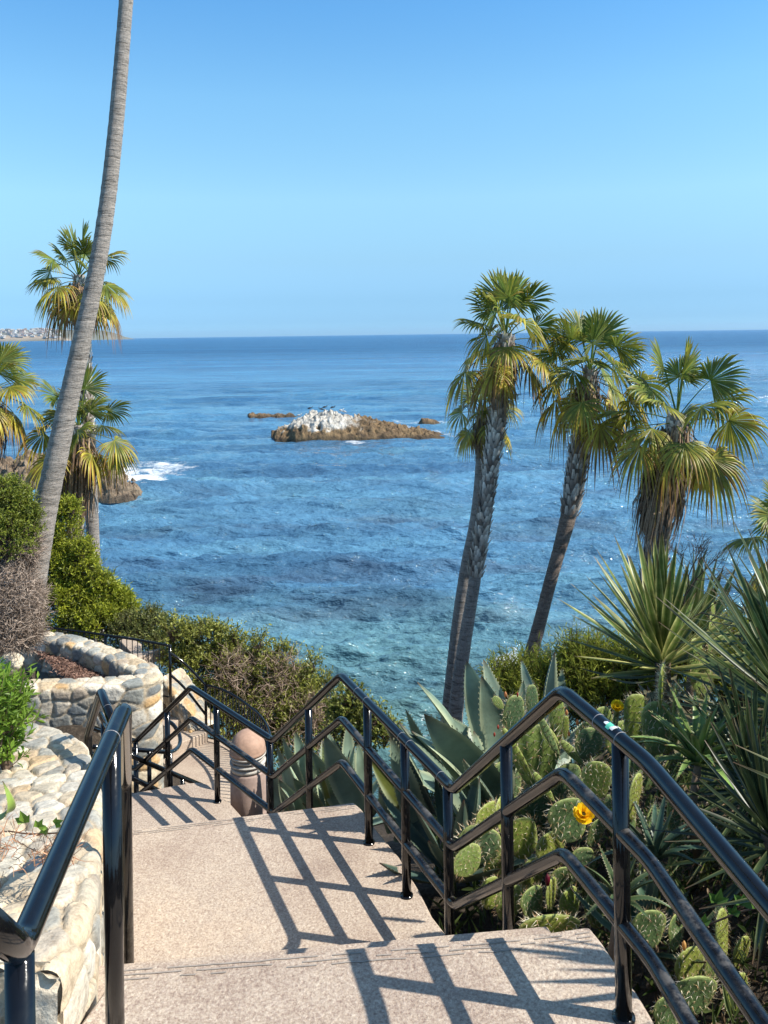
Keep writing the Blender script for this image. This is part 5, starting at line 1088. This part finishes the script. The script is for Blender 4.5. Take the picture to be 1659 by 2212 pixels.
cactus('dark green prickly pear in the shade behind the middle rails', 4.7, [(1035, 1825, 88, 72, 0, 20, 8), (1010, 1860, 60, 50, -.1, -35, 20), (1075, 1870, 60, 60, .1, 40, 25), (985, 1840, 40, 50, .2, -10, 30), (1050, 1770, 50, 60, .3, 10, 50), (1085, 1760, 30, 70, .1, -10, 55)], (1040, 1900, 4.8))
cactus('slender prickly pear standing high at the right between the yuccas', 7.0, [(1503, 1440, 36, 110, 0, -4, 30), (1533, 1370, 22, 84, .1, 4, 55), (1525, 1460, 34, 90, .1, 6, 40), (1540, 1320, 12, 30, .1, 0, 50), (1515, 1530, 40, 90, .1, 0, 30)])
t = cactus('prickly pear with a sunlit pad low at the right behind the rails', 3.5, [
 (1559, 2016, 34, 96, 0, -6, 40), (1401, 2008, 66, 78, .1, 6, 10), (1490, 2090, 62, 80, .1, -4, 20), (1500, 2150, 88, 80, -.1, 14, 15), (1440, 2192, 52, 74, -.2, -6, 15), (1540, 2090, 46, 80, .2, 8, 30), (1340, 2060-20, 44, 50, .3, 0, 30), (1460, 2010, 40, 70, .3, 0, 40), (1590, 2150, 60, 80, .1, 8, 30), (1600, 2060, 40, 70, .3, 8, 30)])
bud(t, P(1478, 2052, 3.45), .03, (.75, .45, .15))
t = cactus('narrow-padded prickly pear hanging in the shade below the bright aloe', 4.3, [
 (1370, 1720, 34, 90, 0, 6, 45), (1358, 1790, 36, 90, 0, -4, 35), (1410, 1790, 40, 90, .1, 4, 45), (1455, 1760, 36, 90, .3, 2, 40), (1400, 1870, 46, 90, .2, 0, 40), (1460, 1860, 40, 100, .3, 6, 40), (1510, 1790, 36, 90, .4, 0, 50), (1350, 1880, 40, 80, .2, -6, 30), (1530, 1890, 46, 90, .3, 4, 40), (1480, 1940, 50, 80, .3, 0, 30), (1590, 1830, 46, 80, .4, 4, 40)])
t = cactus('small prickly pear with a dark red bud beside the upper landing', 3.9, [(1187, 1995+12, 110, 60, 0, 0, 5), (1150, 1950, 46, 60, .2, -10, 30), (1100, 1950, 56, 70, .5, 8, 20), (1230, 1960, 46, 70, .3, 0, 40), (1290, 1960, 50, 76, .2, -10, 30), (1190, 1930, 26, 60, .2, 0, 50), (1060, 1930, 40, 60, .6, 0, 30)])
bud(t, P(1183, 1912, 4.0), .042, (.16, .01, .03))
t = thing('prickly_pear', (1.42, 2.35, EYE-2.3), 'prickly pear just beyond the right edge beside the upper landing', 'cactus', 'prickly pears beside the stairs')
for q in ((1830, 2130, 150, 190, 2.45, -8, 40), (1800, 2030, 100, 150, 2.5, -30, 60), (1890, 2000, 110, 160, 2.5, 15, 50), (1760, 2170, 90, 130, 2.3, -30, 60)): place_pad(t, q[0], q[1], q[2], q[3], q[4], q[5], q[6])
# ================================================================== small things
m = M(); cc = [(18, 1795, 3.3), (60, 1802, 3.2), (110, 1800, 3.1), (150, 1798, 3.05)]; pv = smoothp([P(*q) for q in cc], 2); tube(m, pv, .003, 5, (.25, .12, .06), caps=False)
lv = M()
for x, y, s, a in ((54, 1778, .075, 100), (82, 1788, .06, 60), (118, 1780, .055, 30), (104, 1790, .05, 200)):
    p = P(x, y, 3.1); d = np.array((math.cos(math.radians(a)), -.3, math.sin(math.radians(a)))); 
    for off in (-.35, 0, .35):
        dd_ = np.array((d[0]*math.cos(off*2)-d[2]*math.sin(off*2), d[1], d[0]*math.sin(off*2)+d[2]*math.cos(off*2))); add_leaves(lv, p[None], unit(dd_)[None], np.array([[.3, -.8, .6]]), s*.75*(1 if off == 0 else .75), s*.38, np.array([[.17, .27, .04]]))
iv = thing('ivy', P(60, 1802, 3.2), 'thin ivy stem with small green leaves lying on the low stone wall', 'ivy'); part('stem', m, MAT['twig'], iv); part('leaves', lv, MAT['leaf'], iv, False)
m = thicket_mesh([(P(60, 1838, 3.0), (.16, .12, .015)), (P(20, 1826, 3.1), (.10, .1, .02)), (P(120, 1842, 2.95), (.08, .06, .012))], 170, .08, .0022, (.22, .09, .045), (.50, .28, .16)); solo('dry_flower_stalk', m, MAT['twig'], 'brown dried flower stalks lying across the low stone wall', 'dry plant', smooth=False, kind='stuff')
t = aloe('curved green aloe leaf poking in at the left edge beside the low wall', P(-38, 1735, 3.6), 9, .22, .04, (.22, .32, .06), (.35, .40, .14)) if False else None
bb = P(-12, 1765, 3.6); al = thing('aloe', bb, 'curved green toothed leaf poking in at the left edge beside the low wall', 'aloe'); m = M()
blade(m, bb, P(6, 1688, 3.55), .055, (.8, -.4, .3), (.25, .36, .07), (.38, .42, .15), bend=-.35, chan=.35, teeth=12, n=16, tsz=.006, belly=.2, thick=.3)
blade(m, bb, P(-35, 1690, 3.5), .055, (-.5, -.4, .3), (.2, .3, .06), (.35, .4, .14), bend=-.3, chan=.35, teeth=12, n=16, tsz=.006, belly=.2, thick=.3); part('leaves', m, MAT['agave'], al)
# vine bottom right
m = M(); pv = smoothp([P(*q) for q in ((1500, 2010, 3.4), (1560, 1985, 3.35), (1610, 1965, 3.3), (1680, 1955, 3.3))], 2); tube(m, pv, .004, 5, (.20, .11, .07), caps=False); lv = M()
for x, y, s in ((1545, 1950, .07), (1600, 1955, .075), (1635, 1962, .08), (1655, 1945, .07), (1515, 1995, .05), (1580, 1975, .05)):
    p = P(x, y, 3.3)
    for off in (-.8, 0, .8): dd_ = np.array((math.sin(off+.3), -.3, math.cos(off+.3))); add_leaves(lv, p[None], unit(dd_)[None], np.array([[.2, -.9, .4]]), s*(1 if off == 0 else .8), s*.55, np.array([[.10, .20, .04]]))
iv = thing('ivy', P(1600, 1990, 3.3), 'ivy sprig with lobed leaves in the lower right corner by the rails', 'ivy'); part('stem', m, MAT['twig'], iv); part('leaves', lv, MAT['leaf'], iv, False)

# ------------------------------------------------------------------ sea air
m = M(); box(m, (0, 6400, 39), (16000, 13200-60, 82)); hz = solo('haze', m, bpy.data.materials.new('sea_air'), kind='stuff', label='thin blue sea air', smooth=False)
hm = hz.data.materials[0]; hm.use_nodes = True; hn = hm.node_tree; hn.nodes.clear(); ho_ = hn.nodes.new('ShaderNodeOutputMaterial'); pv_ = hn.nodes.new('ShaderNodeVolumePrincipled')
pv_.inputs['Color'].default_value = (.60, .78, 1.0, 1); pv_.inputs['Density'].default_value = 4e-5; pv_.inputs['Anisotropy'].default_value = .3; hn.links.new(pv_.outputs[0], ho_.inputs['Volume'])
